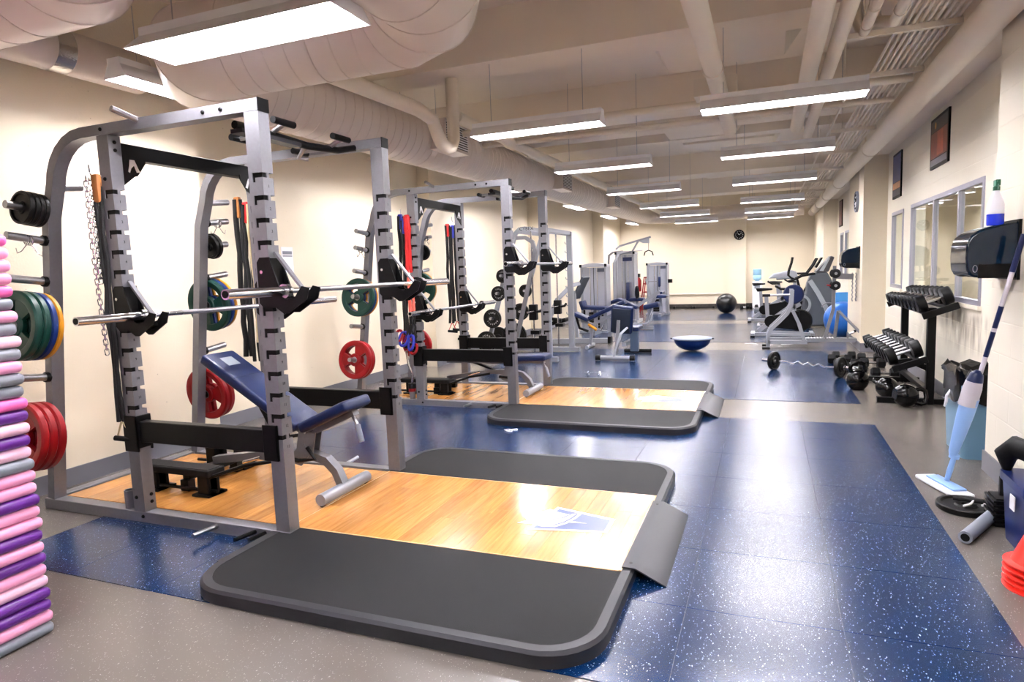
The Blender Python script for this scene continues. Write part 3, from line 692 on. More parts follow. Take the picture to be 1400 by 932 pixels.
def rack(dy, zf, zr, label, numbers):
    loc = (-3.3, 3.26, 0)
    t = thing('power_rack', label, 'rack', loc, 'power racks along the left wall')
    MB().box((-4.37, NY0, 0), (FX1, NY1, .068)).build('base_beam', M_SILV, t, bevel=.004)
    MB().box((-4.37, RY0, 0), (FX1, RY1, .068)).build('base_beam', M_SILV, t, bevel=.004)
    MB().box((-4.37, NY1, .0), (-4.29, RY0, .075)).build('rear_base_bar', M_SILV, t, bevel=.004)
    for y0, y1 in ((NY0, NY1), (RY0, RY1)):
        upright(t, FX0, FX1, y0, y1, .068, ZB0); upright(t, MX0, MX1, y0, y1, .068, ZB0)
        yc = (y0+y1)/2; zc = (ZB0+ZB1)/2
        pts = [(FX1-.001, yc, zc), (-3.68, yc, zc)] + [(-3.68-.31*sin(radians(a)), yc, zc-.31*(1-cos(radians(a)))) for a in (14, 28, 42, 56, 70, 82)]
        pts += [(rear_x(1.85), yc, 1.85), (rear_x(.07), yc, .07)]
        MB().bar(pts, TY, .060, (0, 1, 0)).build('top_beam', M_SILV, t, ang=25)
        MB().box((FX1-.001, y0-.001, ZB0), (FX1+.004, y1+.001, ZB1+.001)).build('end_cap', M_BLACK, t)
    for x in (-2.62, -2.74): bolt(t, (x, NY0, 2.305), (0, -1, 0))
    for x in (MX0+.04,): bolt(t, (x, NY0, 2.305), (0, -1, 0)); bolt(t, (x, NY0, 2.03), (0, -1, 0))
    for z in (2.235, 2.19): bolt(t, (MX1, NY0+.039, z), (1, 0, 0))
    for z in (.12, .165): bolt(t, (MX1, NY0+.05, z), (1, 0, 0))
    bolt(t, (MX0+.03, NY0, .155), (0, -1, 0)); bolt(t, (MX1-.02, NY0, .04), (0, -1, 0))
    # upper black crossbar between the middle uprights with two gusset plates
    cb = MB().box((MX1-.075, NY1, 2.155), (MX1-.005, RY0, 2.24)).build('top_crossbar', M_BLACK, t, bevel=.004)
    for y, s in ((NY1, 1), (RY0, -1)):
        MB().prism([(y, 2.17), (y+s*.15, 2.17), (y+s*.15, 2.14), (y+s*.09, 2.06), (y+s*.07, 2.055), (y, 2.0)], 'x', MX1-.006, MX1+.002).build('gusset', M_BLACK, cb)
        MB().prism([(y+s*.045, 2.15), (y+s*.075, 2.15), (y+s*.105, 2.085), (y+s*.085, 2.08), (y+s*.07, 2.12), (y+s*.05, 2.10), (y+s*.04, 2.075), (y+s*.03, 2.08), (y+s*.04, 2.12)], 'x', MX1+.002, MX1+.004).build('star_cutout', M_WHITE, cb)  # white shape standing in for a cut-out where the wall shows through
    # hooks and safety arms
    for y0, y1, nr in ((NY0, NY1, True), (RY0, RY1, False)):
        hook(t, FX1, y0, y1, zf, nr); hook(t, MX1, y0, y1, zr, nr)
        sa = MB().box((MX1+.0, y0+.008, .495), (FX0+.01, y1-.01, .622)).build('safety_arm', M_BLACK, t, bevel=.006)
        for x0, x1 in ((MX0-.01, MX1+.012), (FX0-.035, FX1-.028)):
            MB().box((x0, y0-.012, .44 if x0 < -3 else .46), (x1, y0-.001, .655)).box((x0, y1+.001, .44), (x1, y1+.012, .655)).box((x1-.012, y0-.012, .46), (x1, y1+.012, .655)).build('bracket', M_BLACK, sa, bevel=.003)
    # pull-up assembly between the top beams
    pu = MB().tube([(-2.6, NY1-.01, 2.24), (-2.6, 2.95, 2.236), (-2.6, 3.3, 2.225), (-2.6, 3.6, 2.245), (-2.6, RY0+.01, 2.29)], .022, 12).build('pull_up_bar', M_BLACK, t)
    MB().box((-2.64, NY1, 2.20), (-2.56, 3.2, 2.222)).build('pull_up_plate', M_EDGE, pu)
    for y, z in ((3.0, 2.24), (3.52, 2.245)):
        MB().tube([(-2.84, y, z), (-2.62, y, z), (-2.5, y, z+.05)], .014, 10).build('cross_tube', M_STEEL, pu)
        MB().tube([(-2.5, y-.10, z+.05), (-2.5, y+.07, z+.05)], .019, 12).build('grip', M_BLACK, pu)
        MB().tube([(-2.84, y-.06, z), (-2.84, y+.08, z)], .019, 12).build('grip', M_BLACK, pu)
    MB().tube([(-2.63, 3.32, 2.225), (-2.7, 3.34, 2.17), (-2.66, 3.38, 2.165)], .016, 10).build('lower_stub', M_STEEL, pu)
    # curved silver peg on the near top beam, small foot pegs, bar holder cup
    MB().tube([(-3.22, NY0+.02, 2.32), (-3.24, NY0-.13, 2.36)], .016, 12).build('hanger_peg', M_STEEL, t)
    MB().tube([(-2.9, NY0+.01, .045), (-2.9, NY0-.165, .055)], .013, 12).build('band_peg', M_STEEL, t)
    MB().tube([(-2.9, RY1-.01, .045), (-2.9, RY1+.165, .055)], .013, 12).build('band_peg', M_STEEL, t)
    MB().tube([(-2.62, NY0+.01, .045), (-2.64, NY0-.13, .05)], .012, 10).build('band_peg', M_BLACK, t)
    MB().tube([(-2.55, NY0+.01, .045), (-2.56, NY0-.11, .05)], .012, 10).build('band_peg', M_BLACK, t)
    MB().lathe([(.028, 0), (.032, 0), (.032, .11), (.026, .11), (.026, .01)], (-3.625, NY0+.04, .07), (0,0,1), 20, cap=False).build('bar_cup', M_SILV, t)
    # storage pegs
    pegs = {}
    for k, (z, y, s) in dict(ni=(2.03, NY1, 1), n1=(1.885, NY0, -1), n2=(1.71, NY0, -1), n3=(1.465, NY0, -1), n4=(1.19, NY0, -1), n5=(.87, NY0, -1), n6=(.50, NY0, -1),
                             f0=(2.03, RY1, 1), f1=(1.88, RY1, 1), f2=(1.70, RY1, 1), f3=(1.46, RY1, 1), f4=(1.24, RY1, 1), f5=(.88, RY1, 1), f6=(.52, RY1, 1)).items():
        p, d = peg(t, z, y, s, .15 if k == 'ni' else .22); pegs[k] = (p, d)
    # hook where the chains and bands hang behind the middle uprights
    for y, s in ((NY0-.004, -1), (RY1+.004, 1)):
        MB().tube([(MX0+.01, y-s*.004, 2.05), (MX0-.06, y, 2.05), (MX0-.075, y, 2.07), (MX0-.08, y, 2.12)], .005, 8).build('wire_hook', M_STEEL, t)
    if numbers:
        for k, z in enumerate(NOTCH):
            for x1, y in ((FX1, NY0), (MX1, NY0), (FX1, RY0)):
                key = k+1
                if key not in num_mesh:
                    num_mesh[key] = text_mesh(str(key), .022, .0003); num_mesh[key].materials.append(M_BLACK)
                mesh_at('number', num_mesh[key], t, (x1+.0006, y+.04, z-.055), Matrix(((0, 0, 1), (1, 0, 0), (0, 1, 0))))
    t.location.y += dy
    return t, pegs
rack1, pegs1 = rack(0, 1.365, 1.245, 'nearest silver power rack with black safety arms, standing behind the near wooden platform', True)
rack2, pegs2 = rack(3.41, 1.495, 1.03, 'second silver power rack, behind the far wooden platform', False)

# ---- weight plates
def sector(mb, c, ax, r0, r1, a0, a1, t0, t1, n=6):
    ax = Vector(ax).normalized(); up = Vector((0, 0, 1)); a = (up-ax*up.dot(ax)).normalized(); b = ax.cross(a); c = Vector(c)
    poly = [(r0, a0+(a1-a0)*i/n) for i in range(n+1)] + [(r1, a1-(a1-a0)*i/n) for i in range(n+1)]
    m = len(poly); vs = [c+ax*t+r*(cos(radians(q))*a+sin(radians(q))*b) for t in (t0, t1) for r, q in poly]
    mb.add(vs, [tuple(range(m-1,-1,-1)), tuple(range(m, 2*m))]+[(i,(i+1)%m,m+(i+1)%m,m+i) for i in range(m)])
def grip_plate(label, group, c, ax, r, th, m, phase=0):
    c = Vector(c); t = thing('weight_plate', label, 'weight plate', (c.x, c.y, c.z-r), group)
    mb = MB(); h = th/2
    mb.lathe([(r*.74, -h*.75), (r*.80, -h), (r*.95, -h), (r, -h*.6), (r, h*.6), (r*.95, h), (r*.80, h), (r*.74, h*.75), (r*.74, -h*.75)], c, ax, 40, cap=False)
    for k in range(3): sector(mb, c, ax, r*.26, r*.76, phase+k*120-29, phase+k*120+29, -h*.6, h*.6)
    mb.lathe([(.026, -h*.9), (r*.30, -h*.9), (r*.34, -h*.5), (r*.34, h*.5), (r*.30, h*.9), (.026, h*.9), (.026, -h*.9)], c, ax, 32, cap=False)
    mb.build('body', m, t, ang=30)
    MB().lathe([(.0255, -h*.95), (.034, -h*.95), (.034, h*.95), (.0255, h*.95), (.0255, -h*.95)], c, ax, 24, cap=False).build('steel_hub', M_STEEL, t)
    return t
M_IRON = mat('black cast iron', (.05, .048, .048), .42, .2, spec=.3)
M_PLTXT = mat('worn white lettering', (.72, .72, .72), .5)
def iron_plate(label, group, c, ax, r, th, txt=None, side=-1):
    c = Vector(c); t = thing('weight_plate', label, 'weight plate', (c.x, c.y, c.z-r), group); h = th/2
    MB().lathe([(.026, -h*.8), (r*.34, -h*.8), (r*.40, -h*.3), (r*.80, -h*.3), (r*.85, -h), (r*.97, -h), (r, -h*.7), (r, h*.7), (r*.97, h), (r*.85, h), (r*.80, h*.3), (r*.40, h*.3), (r*.34, h*.8), (.026, h*.8), (.026, -h*.8)], c, ax, 36, cap=False).build('body', M_IRON, t, ang=30)
    if txt:
        ax = Vector(ax).normalized(); s = side
        for k, (w, a0) in enumerate(txt):      # raised letters around the face
            sz = r*.23
            for i, ch in enumerate(w):
                a = radians(a0 - (i-(len(w)-1)/2)*21)
                pos = c + Vector((cos(a)*r*.60, 0, sin(a)*r*.60)) + ax*(s*(h*.3+.001))
                M = Matrix.Rotation(pi/2, 3, 'X'); M = Matrix.Rotation(-(a-pi/2), 3, 'Y') @ M
                key = (ch, round(sz, 3))
                if key not in num_mesh: num_mesh[key] = text_mesh(ch, sz, .0006); num_mesh[key].materials.append(M_PLTXT)
                mesh_at('letter', num_mesh[key], t, pos, M)
    return t
def load(pegs, key, plates, dy):
    """plates: (builder, args) stacked along a peg from the post outwards"""
    p, d = pegs[key]; s = .028
    for kind, label, group, r, th, m in plates:
        c = Vector(p)+d*(s+th/2)+Vector((0, dy, 0)); s += th+.002
        c.z -= .002
        if kind == 'g': grip_plate(label, group, c, d, r, th, m, 90)
        else: iron_plate(label, group, c, d, r, th)
G1 = 'plates on the pegs of the nearest rack'; G2 = 'plates on the pegs of the second rack'
w1 = 'on the near side peg of the nearest rack'
load(pegs1, 'n1', [('i', 'innermost small black iron plate high '+w1, G1, .10, .026, 0), ('i', 'second small black iron plate high '+w1, G1, .10, .026, 0), ('i', 'third small black iron plate high '+w1, G1, .10, .026, 0), ('i', 'outermost small black iron plate high '+w1, G1, .098, .03, 0)], 0)
load(pegs1, 'n4', [('g', 'yellow rubber plate against the post '+w1, G1, .205, .032, M_YEL), ('g', 'blue rubber plate beside the yellow '+w1, G1, .208, .04, M_BLUER), ('g', 'inner green rubber plate '+w1, G1, .21, .044, M_GREEN), ('g', 'outermost green rubber plate '+w1, G1, .21, .048, M_GREEN)], 0)
load(pegs1, 'n6', [('g', 'innermost red rubber plate low '+w1, G1, .215, .05, M_RED), ('g', 'middle red rubber plate low '+w1, G1, .215, .05, M_RED), ('g', 'outermost red rubber plate low '+w1, G1, .215, .05, M_RED)], 0)
w2 = 'on the far side of the nearest rack'
load(pegs1, 'f2', [('i', 'inner small black iron plate '+w2, G1, .092, .028, 0), ('i', 'outer small black iron plate '+w2, G1, .10, .03, 0)], 0)
load(pegs1, 'f4', [('g', 'green rubber plate against the post '+w2, G1, .21, .046, M_GREEN), ('g', 'blue rubber plate '+w2, G1, .208, .036, M_BLUER), ('g', 'yellow rubber plate '+w2, G1, .205, .03, M_YEL)], 0)
load(pegs1, 'f6', [('g', 'red rubber plate against the post '+w2, G1, .215, .05, M_RED), ('g', 'outer red rubber plate '+w2, G1, .215, .05, M_RED)], 0)
w3 = 'on the near side of the second rack'
load(pegs2, 'n4', [('g', 'yellow rubber plate '+w3, G2, .205, .03, M_YEL), ('g', 'blue rubber plate '+w3, G2, .205, .03, M_BLUER), ('g', 'outermost green rubber plate '+w3, G2, .21, .046, M_GREEN)], 3.41)
load(pegs2, 'n6', [('g', 'inner red rubber plate '+w3, G2, .215, .05, M_RED), ('g', 'outermost red rubber plate '+w3, G2, .215, .05, M_RED)], 3.41)
w4 = 'on the far side of the second rack'
load(pegs2, 'f2', [('i', 'small black iron plate '+w4, G2, .10, .03, 0)], 3.41)
load(pegs2, 'f4', [('g', 'green rubber plate '+w4, G2, .21, .046, M_GREEN), ('g', 'yellow rubber plate '+w4, G2, .205, .03, M_YEL)], 3.41)
load(pegs2, 'f6', [('g', 'red rubber plate '+w4, G2, .215, .05, M_RED)], 3.41)

# ---- spring clips hung on pegs and lying on the floor
def spring_clip(label, c, ax, down=(0, 0, -1), hung=True):
    c = Vector(c); ax = Vector(ax).normalized(); dn = Vector(down); up = -dn; b = ax.cross(up).normalized()
    t = thing('spring_clip', label, 'clip', (c.x, c.y, c.z-.03))
    n = 54; MB().tube([c+ax*(.030*(i/n-.5))+.030*(cos(6*pi*i/n)*up+sin(6*pi*i/n)*b) for i in range(n+1)], .0028, 6).build('coil', M_CHROME, t)
    for s in (-1, 1):
        q = c+ax*(s*.015)
        MB().tube([q+.030*dn, q+.07*dn+ax*(s*.03), q+.085*dn+ax*(s*.055), q+.055*dn+ax*(s*.06)], .0028, 6).build('prong', M_CHROME, t)
    return t
def onpeg(pg, k, s, dy): p, d = pg[k]; return Vector(p)+d*s+Vector((0, dy, -.011)), d
c, d = onpeg(pegs1, 'n2', .10, 0); spring_clip('chrome spring clip hanging on the near side peg of the nearest rack', c, d)
c, d = onpeg(pegs1, 'f1', .12, 0); spring_clip('chrome spring clip hanging on the far side of the nearest rack', c, d)
c, d = onpeg(pegs2, 'n2', .12, 3.41); spring_clip('chrome spring clip hanging on the near side of the second rack', c, d)
c, d = onpeg(pegs2, 'f1', .10, 3.41); spring_clip('chrome spring clip hanging on the far side of the second rack', c, d)

# ---- barbells
def barbell(label, x, z, y0, y1, g='barbells resting on the rack hooks'):
    t = thing('barbell', label, 'barbell', (x, (y0+y1)/2, z-.025), g); sl = .415
    MB().cyl((x, y0+sl, z), (x, y1-sl, z), .0145, 14).build('shaft', M_CHROME, t)
    MB().cyl((x, y0+sl+.25, z), (x, y1-sl-.25, z), .0148, 14).build('knurling', M_STEEL, t)
    for a, b in ((y0, y0+sl-.03), (y1, y1-sl+.03)):
        s = 1 if b > a else -1
        sv = MB().cyl((x, a, z), (x, b, z), .025, 20).build('sleeve', M_CHROME, t)
        MB().cyl((x, a-s*.001, z), (x, a-s*.003, z), .017, 16).build('end_cap', M_BLACK, sv)
        MB().cyl((x, b, z), (x, b+s*.03, z), .037, 20).build('collar', M_CHROME, t)
barbell('chrome barbell on the front hooks of the nearest rack', -2.297, 1.364, 2.265, 4.465)
barbell('chrome barbell on the middle hooks of the nearest rack', -3.375, 1.244, 2.305, 4.505)
barbell('chrome barbell on the front hooks of the second rack', -2.297, 1.494, 5.70, 7.90)
barbell('chrome barbell on the middle hooks of the second rack', -3.375, 1.029, 5.72, 7.92)
# ================================================================== BENCHES INSIDE THE RACKS
M_LEATHERD = mat('pad badge grey', (.55, .58, .62), .4)
def padbox(c, L, W, T, ang, yc=None, bev=.022):
    """upholstered pad, long axis along x tilted by ang about y"""
    return MB().obox(c, (L, W, T), rotY(ang), bev, 3)
def bench(label, dy, x0, back, seat, hx=-2.70, hz=.47):
    """adjustable bench along x; (hx,hz) hinge, back and seat tilt in degrees"""
    yc = 3.26+dy; z0 = .066; dx = x0; hx += dx
    t = thing('adjustable_bench', label, 'bench', (hx-.2, yc, z0), 'adjustable benches')
    ba, sa = radians(back), radians(seat)
    L = .84; c = Vector((hx-.03-cos(ba)*L/2, yc, hz+sin(ba)*L/2)) + Vector((sin(ba), 0, cos(ba)))*.035
    bp = padbox(c, L, .27, .068, ba).build('back_pad', M_BLUEPAD, t, ang=50)
    u = Vector((-cos(ba), 0, sin(ba))); nrm = Vector((sin(ba), 0, cos(ba)))
    q = c+u*.30+nrm*.0345
    MB().obox(q, (.09, .10, .002), rotY(ba)).build('badge', M_LEATHERD, bp)
    q = c+u*.13+nrm*.0335
    MB().obox(q, (.004, .262, .003), rotY(ba)).build('seam', mat('navy seam', (.04, .09, .24), .5), bp)
    MB().bar([c+u*.36-nrm*.05, c-u*.40-nrm*.05], .06, .035).build('back_rail', M_SILV, t)
    L2 = .40; c2 = Vector((hx+.03+cos(sa)*L2/2, yc, hz+.0+sin(sa)*L2/2)) + Vector((-sin(sa), 0, cos(sa)))*.035
    padbox(c2, L2, .27, .068, -sa).build('seat_pad', M_BLUEPAD, t, ang=50)
    us = Vector((cos(sa), 0, sin(sa))); ns = Vector((-sin(sa), 0, cos(sa)))
    MB().bar([c2-us*.18-ns*.05, c2+us*.15-ns*.05], .06, .035).build('seat_rail', M_SILV, t)
    # frame: foot bar, arched front leg, spine, rear stabiliser
    fx = -2.46+dx
    fb = MB().cyl((fx, yc-.24, z0+.045), (fx, yc+.24, z0+.045), .036, 20).build('foot_bar', M_SILVL, t)
    for s in (-1, 1): MB().cyl((fx, yc+s*.21, z0+.012), (fx, yc+s*.235, z0+.012), .0125, 12).build('rubber_foot', M_RUB, fb)
    pts = [(fx-.01, yc, z0+.06), (fx-.05, yc, z0+.15), (fx-.12, yc, z0+.215), (fx-.22, yc, z0+.24), (fx-.5, yc, z0+.235), (fx-1.05, yc, z0+.15)]
    MB().bar(pts, .06, .05).build('spine', M_SILV, t, ang=25)
    for s in (-1, 1): MB().prism([(hx-.06, hz-.01), (hx+.07, hz-.01), (hx+.03, z0+.22), (hx-.10, z0+.22)], 'y', yc+s*.032-.004, yc+s*.032+.004).build('hinge_plate', M_SILV, t)
    MB().cyl((hx, yc-.05, hz-.005), (hx, yc+.05, hz-.005), .012, 12).build('hinge_pin', M_CHROME, t)
    rb = MB().box((fx-1.12, yc-.22, z0+.07), (fx-1.06, yc+.22, z0+.12)).build('rear_bar', M_BLACK, t, bevel=.004)
    for s in (-1, 1):
        MB().box((fx-1.125, yc+s*.21-.03, z0), (fx-1.055, yc+s*.21+.03, z0+.075)).build('rear_foot', M_BLACK, rb, bevel=.004)
    # adjusting ladder, arms and handle
    MB().bar([c+u*.02-nrm*.06, (fx-.45, yc, z0+.25)], .03, .02).build('support_arm', M_BLACK, t)
    MB().tube([(hx+.02, yc-.06, hz-.10), (hx+.08, yc-.07, hz-.17), (hx-.02, yc-.10, hz-.175), (hx-.12, yc-.11, hz-.165)], .015, 10).build('adjust_lever', M_BLACK, t)
    e = c2+us*.12-ns*.05
    MB().tube([e, e+Vector((.05, -.02, -.06))], .011, 10).build('lift_handle_rod', M_STEEL, t)
    MB().tube([e+Vector((.05, -.02, -.06)), e+Vector((.09, -.04, -.16))], .017, 12).build('lift_handle', M_GREYP, t)
    lad = [(hx-.02, hz-.08), (hx+.02, hz-.15), (hx-.01, hz-.19), (hx-.05, hz-.23), (hx-.1, hz-.22), (hx-.14, hz-.19), (hx-.10, hz-.14), (hx-.06, hz-.10)]
    MB().prism(lad, 'y', yc-.045, yc-.037).build('ladder_plate', M_SILV, t)
    return t
bench('blue padded bench with raised back standing inside the nearest rack', 0, 0, 31, 24)
bench('blue padded bench lying flat inside the second rack', 3.38, .06, 0, 2, hz=.43)

# ---- black spotter steps
def spotter_step(label, x0, x1, y0, y1, z=.24):
    zb = .066; t = thing('spotter_step', label, 'step', ((x0+x1)/2, (y0+y1)/2, zb))
    d = MB().box((x0, y0, z-.045), (x1, y1, z)).build('deck', M_RUB, t, bevel=.008)
    MB().box((x0+.015, y0+.015, z), (x1-.015, y1-.015, z+.003)).build('tread', M_MAT, d)
    for x in (x0+.06, x1-.12):
        lg = MB().box((x, y0+.02, zb), (x+.09, y0+.10, z-.045)).build('pedestal', M_BLACK, t, bevel=.006)
        MB().box((x-.025, y0-.005, zb), (x+.12, y0+.125, zb+.014)).build('foot_plate', M_BLACK, lg)
        l2 = MB().box((x, y1-.10, zb), (x+.09, y1-.02, z-.045)).build('pedestal', M_BLACK, t, bevel=.006)
        MB().box((x-.025, y1-.125, zb), (x+.12, y1+.005, zb+.014)).build('foot_plate', M_BLACK, l2)
    MB().tube([(x0-.05, y0+.05, zb+.03), (x1+.02, y0+.05, zb+.03)], .012, 8).build('rail', M_BLACK, t)
    MB().tube([(x1-.02, y0+.03, z-.05), (x1+.2, y0+.12, z+.02), (x1+.42, y0+.2, z+.05)], .013, 8).build('pull_arm', M_BLACK, t)
    MB().tube([(x1+.2, y0+.10, z+.045), (x1+.34, y0+.10, z+.085)], .011, 8).build('chrome_rod', M_CHROME, t)
    return t
spotter_step('low black spotter step on the wood inside the nearest rack', -3.90, -3.27, 2.96, 3.10)
spotter_step('low black spotter step beyond the bench inside the nearest rack', -3.95, -3.50, 3.50, 3.66, .26)
spotter_step('low black spotter step on the wood inside the second rack', -3.93, -3.30, 6.36, 6.50)

# ---- chains and bands hanging from the racks
link_mesh = MB().tube([(.0115*sin(t)*(1 if True else 1), 0, .0085*(1 if cos(t) > 0 else -1)+.0115*cos(t)) for t in [2*pi*k/12 for k in range(12)]], .0034, 5, closed=True).mesh('link', M_CHROME)
def chain(label, pts):
    """links hung along a poly-line, alternately turned"""
    pts = [Vector(p) for p in pts]; t = thing('hanging_chain', label, 'chain', pts[-1], 'chains hanging on the nearest rack')
    seg = 0; pos = pts[0].copy(); step = .0295; k = 0
    while seg < len(pts)-1:
        d = pts[seg+1]-pos
        if d.length < step: seg += 1; continue
        dn = d.normalized(); c = pos+dn*step/2
        M = dn.to_track_quat('Z', 'Y').to_matrix() @ rotZ((pi/2 if k % 2 else 0)+.5)
        mesh_at('link', link_mesh, t, c, M); pos += dn*step; k += 1
    return t
hx = MX0-.07; hy = NY0-.012
chain('outer silver chain hanging beside the near middle upright of the nearest rack', [(hx-.02, hy-.01, 2.055), (hx-.02, hy-.012, 1.6), (hx+.01, hy-.012, 1.02)])
chain('shorter doubled silver chain hanging beside the near middle upright of the nearest rack', [(hx+.02, hy-.014, 2.06), (hx+.018, hy-.016, 1.5), (hx+.025, hy-.016, 1.42), (hx+.03, hy-.016, 1.5), (hx+.036, hy-.016, 2.0)])
M_CORD = mat('black woven cord', (.05, .05, .055), .7, bump=.8, bscale=300)
M_TAN = mat('tan leather', (.66, .42, .20), .55); M_REDC = mat('red webbing', (.78, .10, .10), .6)
M_BLUEC = mat('blue webbing', (.10, .16, .62), .55); M_CREAMC = mat('cream cord', (.80, .74, .58), .6); M_ORC = mat('salmon strap', (.85, .38, .32), .6)
def band(label, x, y, z0, z1, r, m, top=None, handle=None, dxy=(.03, .02), group='bands hanging on the racks', wob=.008):
    """doubled exercise band hanging from a hook at the top"""
    t = thing('exercise_band', label, 'exercise band', (x, y, z1), group)
    rnd = random.Random(label)
    for s in (0, 1):
        xx, yy = x+s*dxy[0], y+s*dxy[1]; n = 9
        p = [(xx+rnd.uniform(-wob, wob), yy+rnd.uniform(-wob, wob), z0+(z1-z0)*i/n) for i in range(n+1)]
        MB().tube(p, r, 8).build('cord', m, t)
    if top: MB().obox((x+dxy[0]/2, y+dxy[1]/2, z0-.06), (.05, .035, .16), None, .01, 2).build('top_sleeve', top, t)
    if handle:
        c = (x+dxy[0]/2, y+dxy[1]/2, z1)
        MB().tube([(c[0], c[1], c[2]), (c[0]-.05, c[1], c[2]-.10), (c[0]+.06, c[1]+.02, c[2]-.11), (c[0]+.01, c[1], c[2])], .006, 8).build('strap', handle, t)
        MB().cyl((c[0]-.055, c[1]-.01, c[2]-.10), (c[0]+.065, c[1]+.02, c[2]-.112), .016, 10).build('grip', M_RUB, t)
    return t
band('thick black band with tan top beside the near middle upright of the nearest rack', hx+.045, hy-.004, 2.04, .62, .013, M_CORD, M_TAN, M_CREAMC, (.018, .006))
fy = RY1+.015
for lab, ddx, ddy, za, zb, r, m, tp, hd in (
    ('black band with a tan loop on the far middle upright of the nearest rack', -.21, .0, 2.04, .84, .02, M_CORD, M_TAN, None),
    ('black band with a red neck on the far middle upright of the nearest rack', -.15, .02, 2.0, .80, .014, M_CORD, M_REDC, None),
    ('cream cord hanging on the far middle upright of the nearest rack', -.10, .01, 2.0, .95, .008, M_CREAMC, None, None),
    ('thin black band with an orange sleeve on the far middle upright of the nearest rack', -.06, .03, 1.98, .76, .014, M_CORD, M_TAN, None)):
    band(lab, MX0+ddx, fy+ddy, za, zb, r, m, tp, hd)
D = 3.41
for lab, x, y, za, zb, r, m, tp, hd in (
    ('black band with a blue top on the near side of the second rack', MX0-.10, hy+D, 2.05, .78, .016, M_CORD, M_BLUEC, M_BLUEC),
    ('black cord with a blue sleeve on the near side of the second rack', MX0-.06, hy+D-.02, 2.0, .75, .011, M_CORD, M_BLUEC, M_REDC),
    ('wide red strap hanging on the near side of the second rack', MX0-.015, hy+D-.01, 2.04, 1.45, .02, M_REDC, M_REDC, None),
    ('salmon coloured strap end below the red strap on the second rack', MX0-.005, hy+D-.015, 1.40, 1.02, .018, M_ORC, None, None),
    ('black band under the salmon strap on the second rack', MX0+.0, hy+D-.012, 1.0, .70, .012, M_CORD, None, M_BLUEC),
    ('black band with red and blue top on the far side of the second rack', MX0-.17, fy+D, 2.02, .80, .018, M_CORD, M_REDC, M_REDC),
    ('black band with blue top on the far side of the second rack', MX0-.11, fy+D+.02, 2.0, .82, .016, M_CORD, M_BLUEC, M_REDC),
    ('black band nearest the upright on the far side of the second rack', MX0-.04, fy+D+.01, 2.02, .70, .016, M_CORD, M_CORD, M_CORD)):
    band(lab, x, y, za, zb, r, m, tp, hd)
# small silver roller and cable bits hung low behind the second rack's near upright
t = thing('ankle_strap', 'blue and red ankle straps bundled low behind the near upright of the second rack', 'strap', (MX0-.06, hy+D, .62))
for nm, m, cx, cz, rx_, rz_, tilt in (('blue_strap', M_BLUEC, -.10, .74, .05, .075, .4), ('blue_strap', M_BLUEC, -.01, .70, .045, .08, -.5), ('red_strap', M_RED, -.16, .77, .04, .06, .2), ('red_strap', M_RED, .02, .63, .035, .05, .1)):
    MB().tube([(MX0+cx+rx_*cos(2*pi*k/16)*cos(tilt), hy+D-.03+.03*sin(2*pi*k/16+tilt), cz+rz_*sin(2*pi*k/16)) for k in range(16)], .015, 8, closed=True).build(nm, m, t, ang=60)
t = thing('spring_clip', 'white cord loop lying on the blue floor before the far platform', 'cord', (-2.13, 5.25, .004))
for a, b in ((-.03, 0), (.03, .02), (.0, -.03)): MB().tube([(-2.13+a+.028*cos(2*pi*k/14), 5.25+b+.02*sin(2*pi*k/14), .0085+.003*sin(4*pi*k/14)) for k in range(14)], .0045, 6, closed=True).build('loop', M_WHITE, t)
t.name = 'cord_loop'
t = thing('bent_bar', 'bent chrome bar with a red collar standing behind the near upright of the second rack', 'bar', (-3.64, hy+D+.04, .12))
MB().tube([(-3.625, hy+D+.055, .09), (-3.625, hy+D+.055, .22), (-3.60, hy+D+.04, .33), (-3.645, hy+D+.04, .44), (-3.66, hy+D+.03, .60)], .014, 10).build('bar', M_CHROME, t)
MB().cyl((-3.625, hy+D+.055, .185), (-3.625, hy+D+.055, .24), .045, 16).build('black_collar', M_RUB, t); MB().cyl((-3.625, hy+D+.055, .15), (-3.625, hy+D+.055, .185), .04, 16).build('red_collar', M_RED, t)
for k, x in enumerate((-1.86, -1.70)):
    spring_clip('small chrome clip on the floor behind the far platform, %s one' % ('left' if k == 0 else 'right'), (x-.34, 8.25, .038), (1, .2, 0), (0, 1, 0))
t = thing('paper_notice', 'small white notice on the left wall behind the nearest rack', 'notice', (-4.905, 5.75, 1.5))
MB().box((-4.92, 5.68, 1.50), (-4.912, 5.86, 1.78)).build('sheet', M_WHITE, t)
MB().box((-4.912, 5.695, 1.70), (-4.911, 5.845, 1.735)).build('printed_bar', M_GREYP, t); MB().box((-4.912, 5.695, 1.675), (-4.911, 5.845, 1.688)).build('printed_bar', M_GREYP, t)

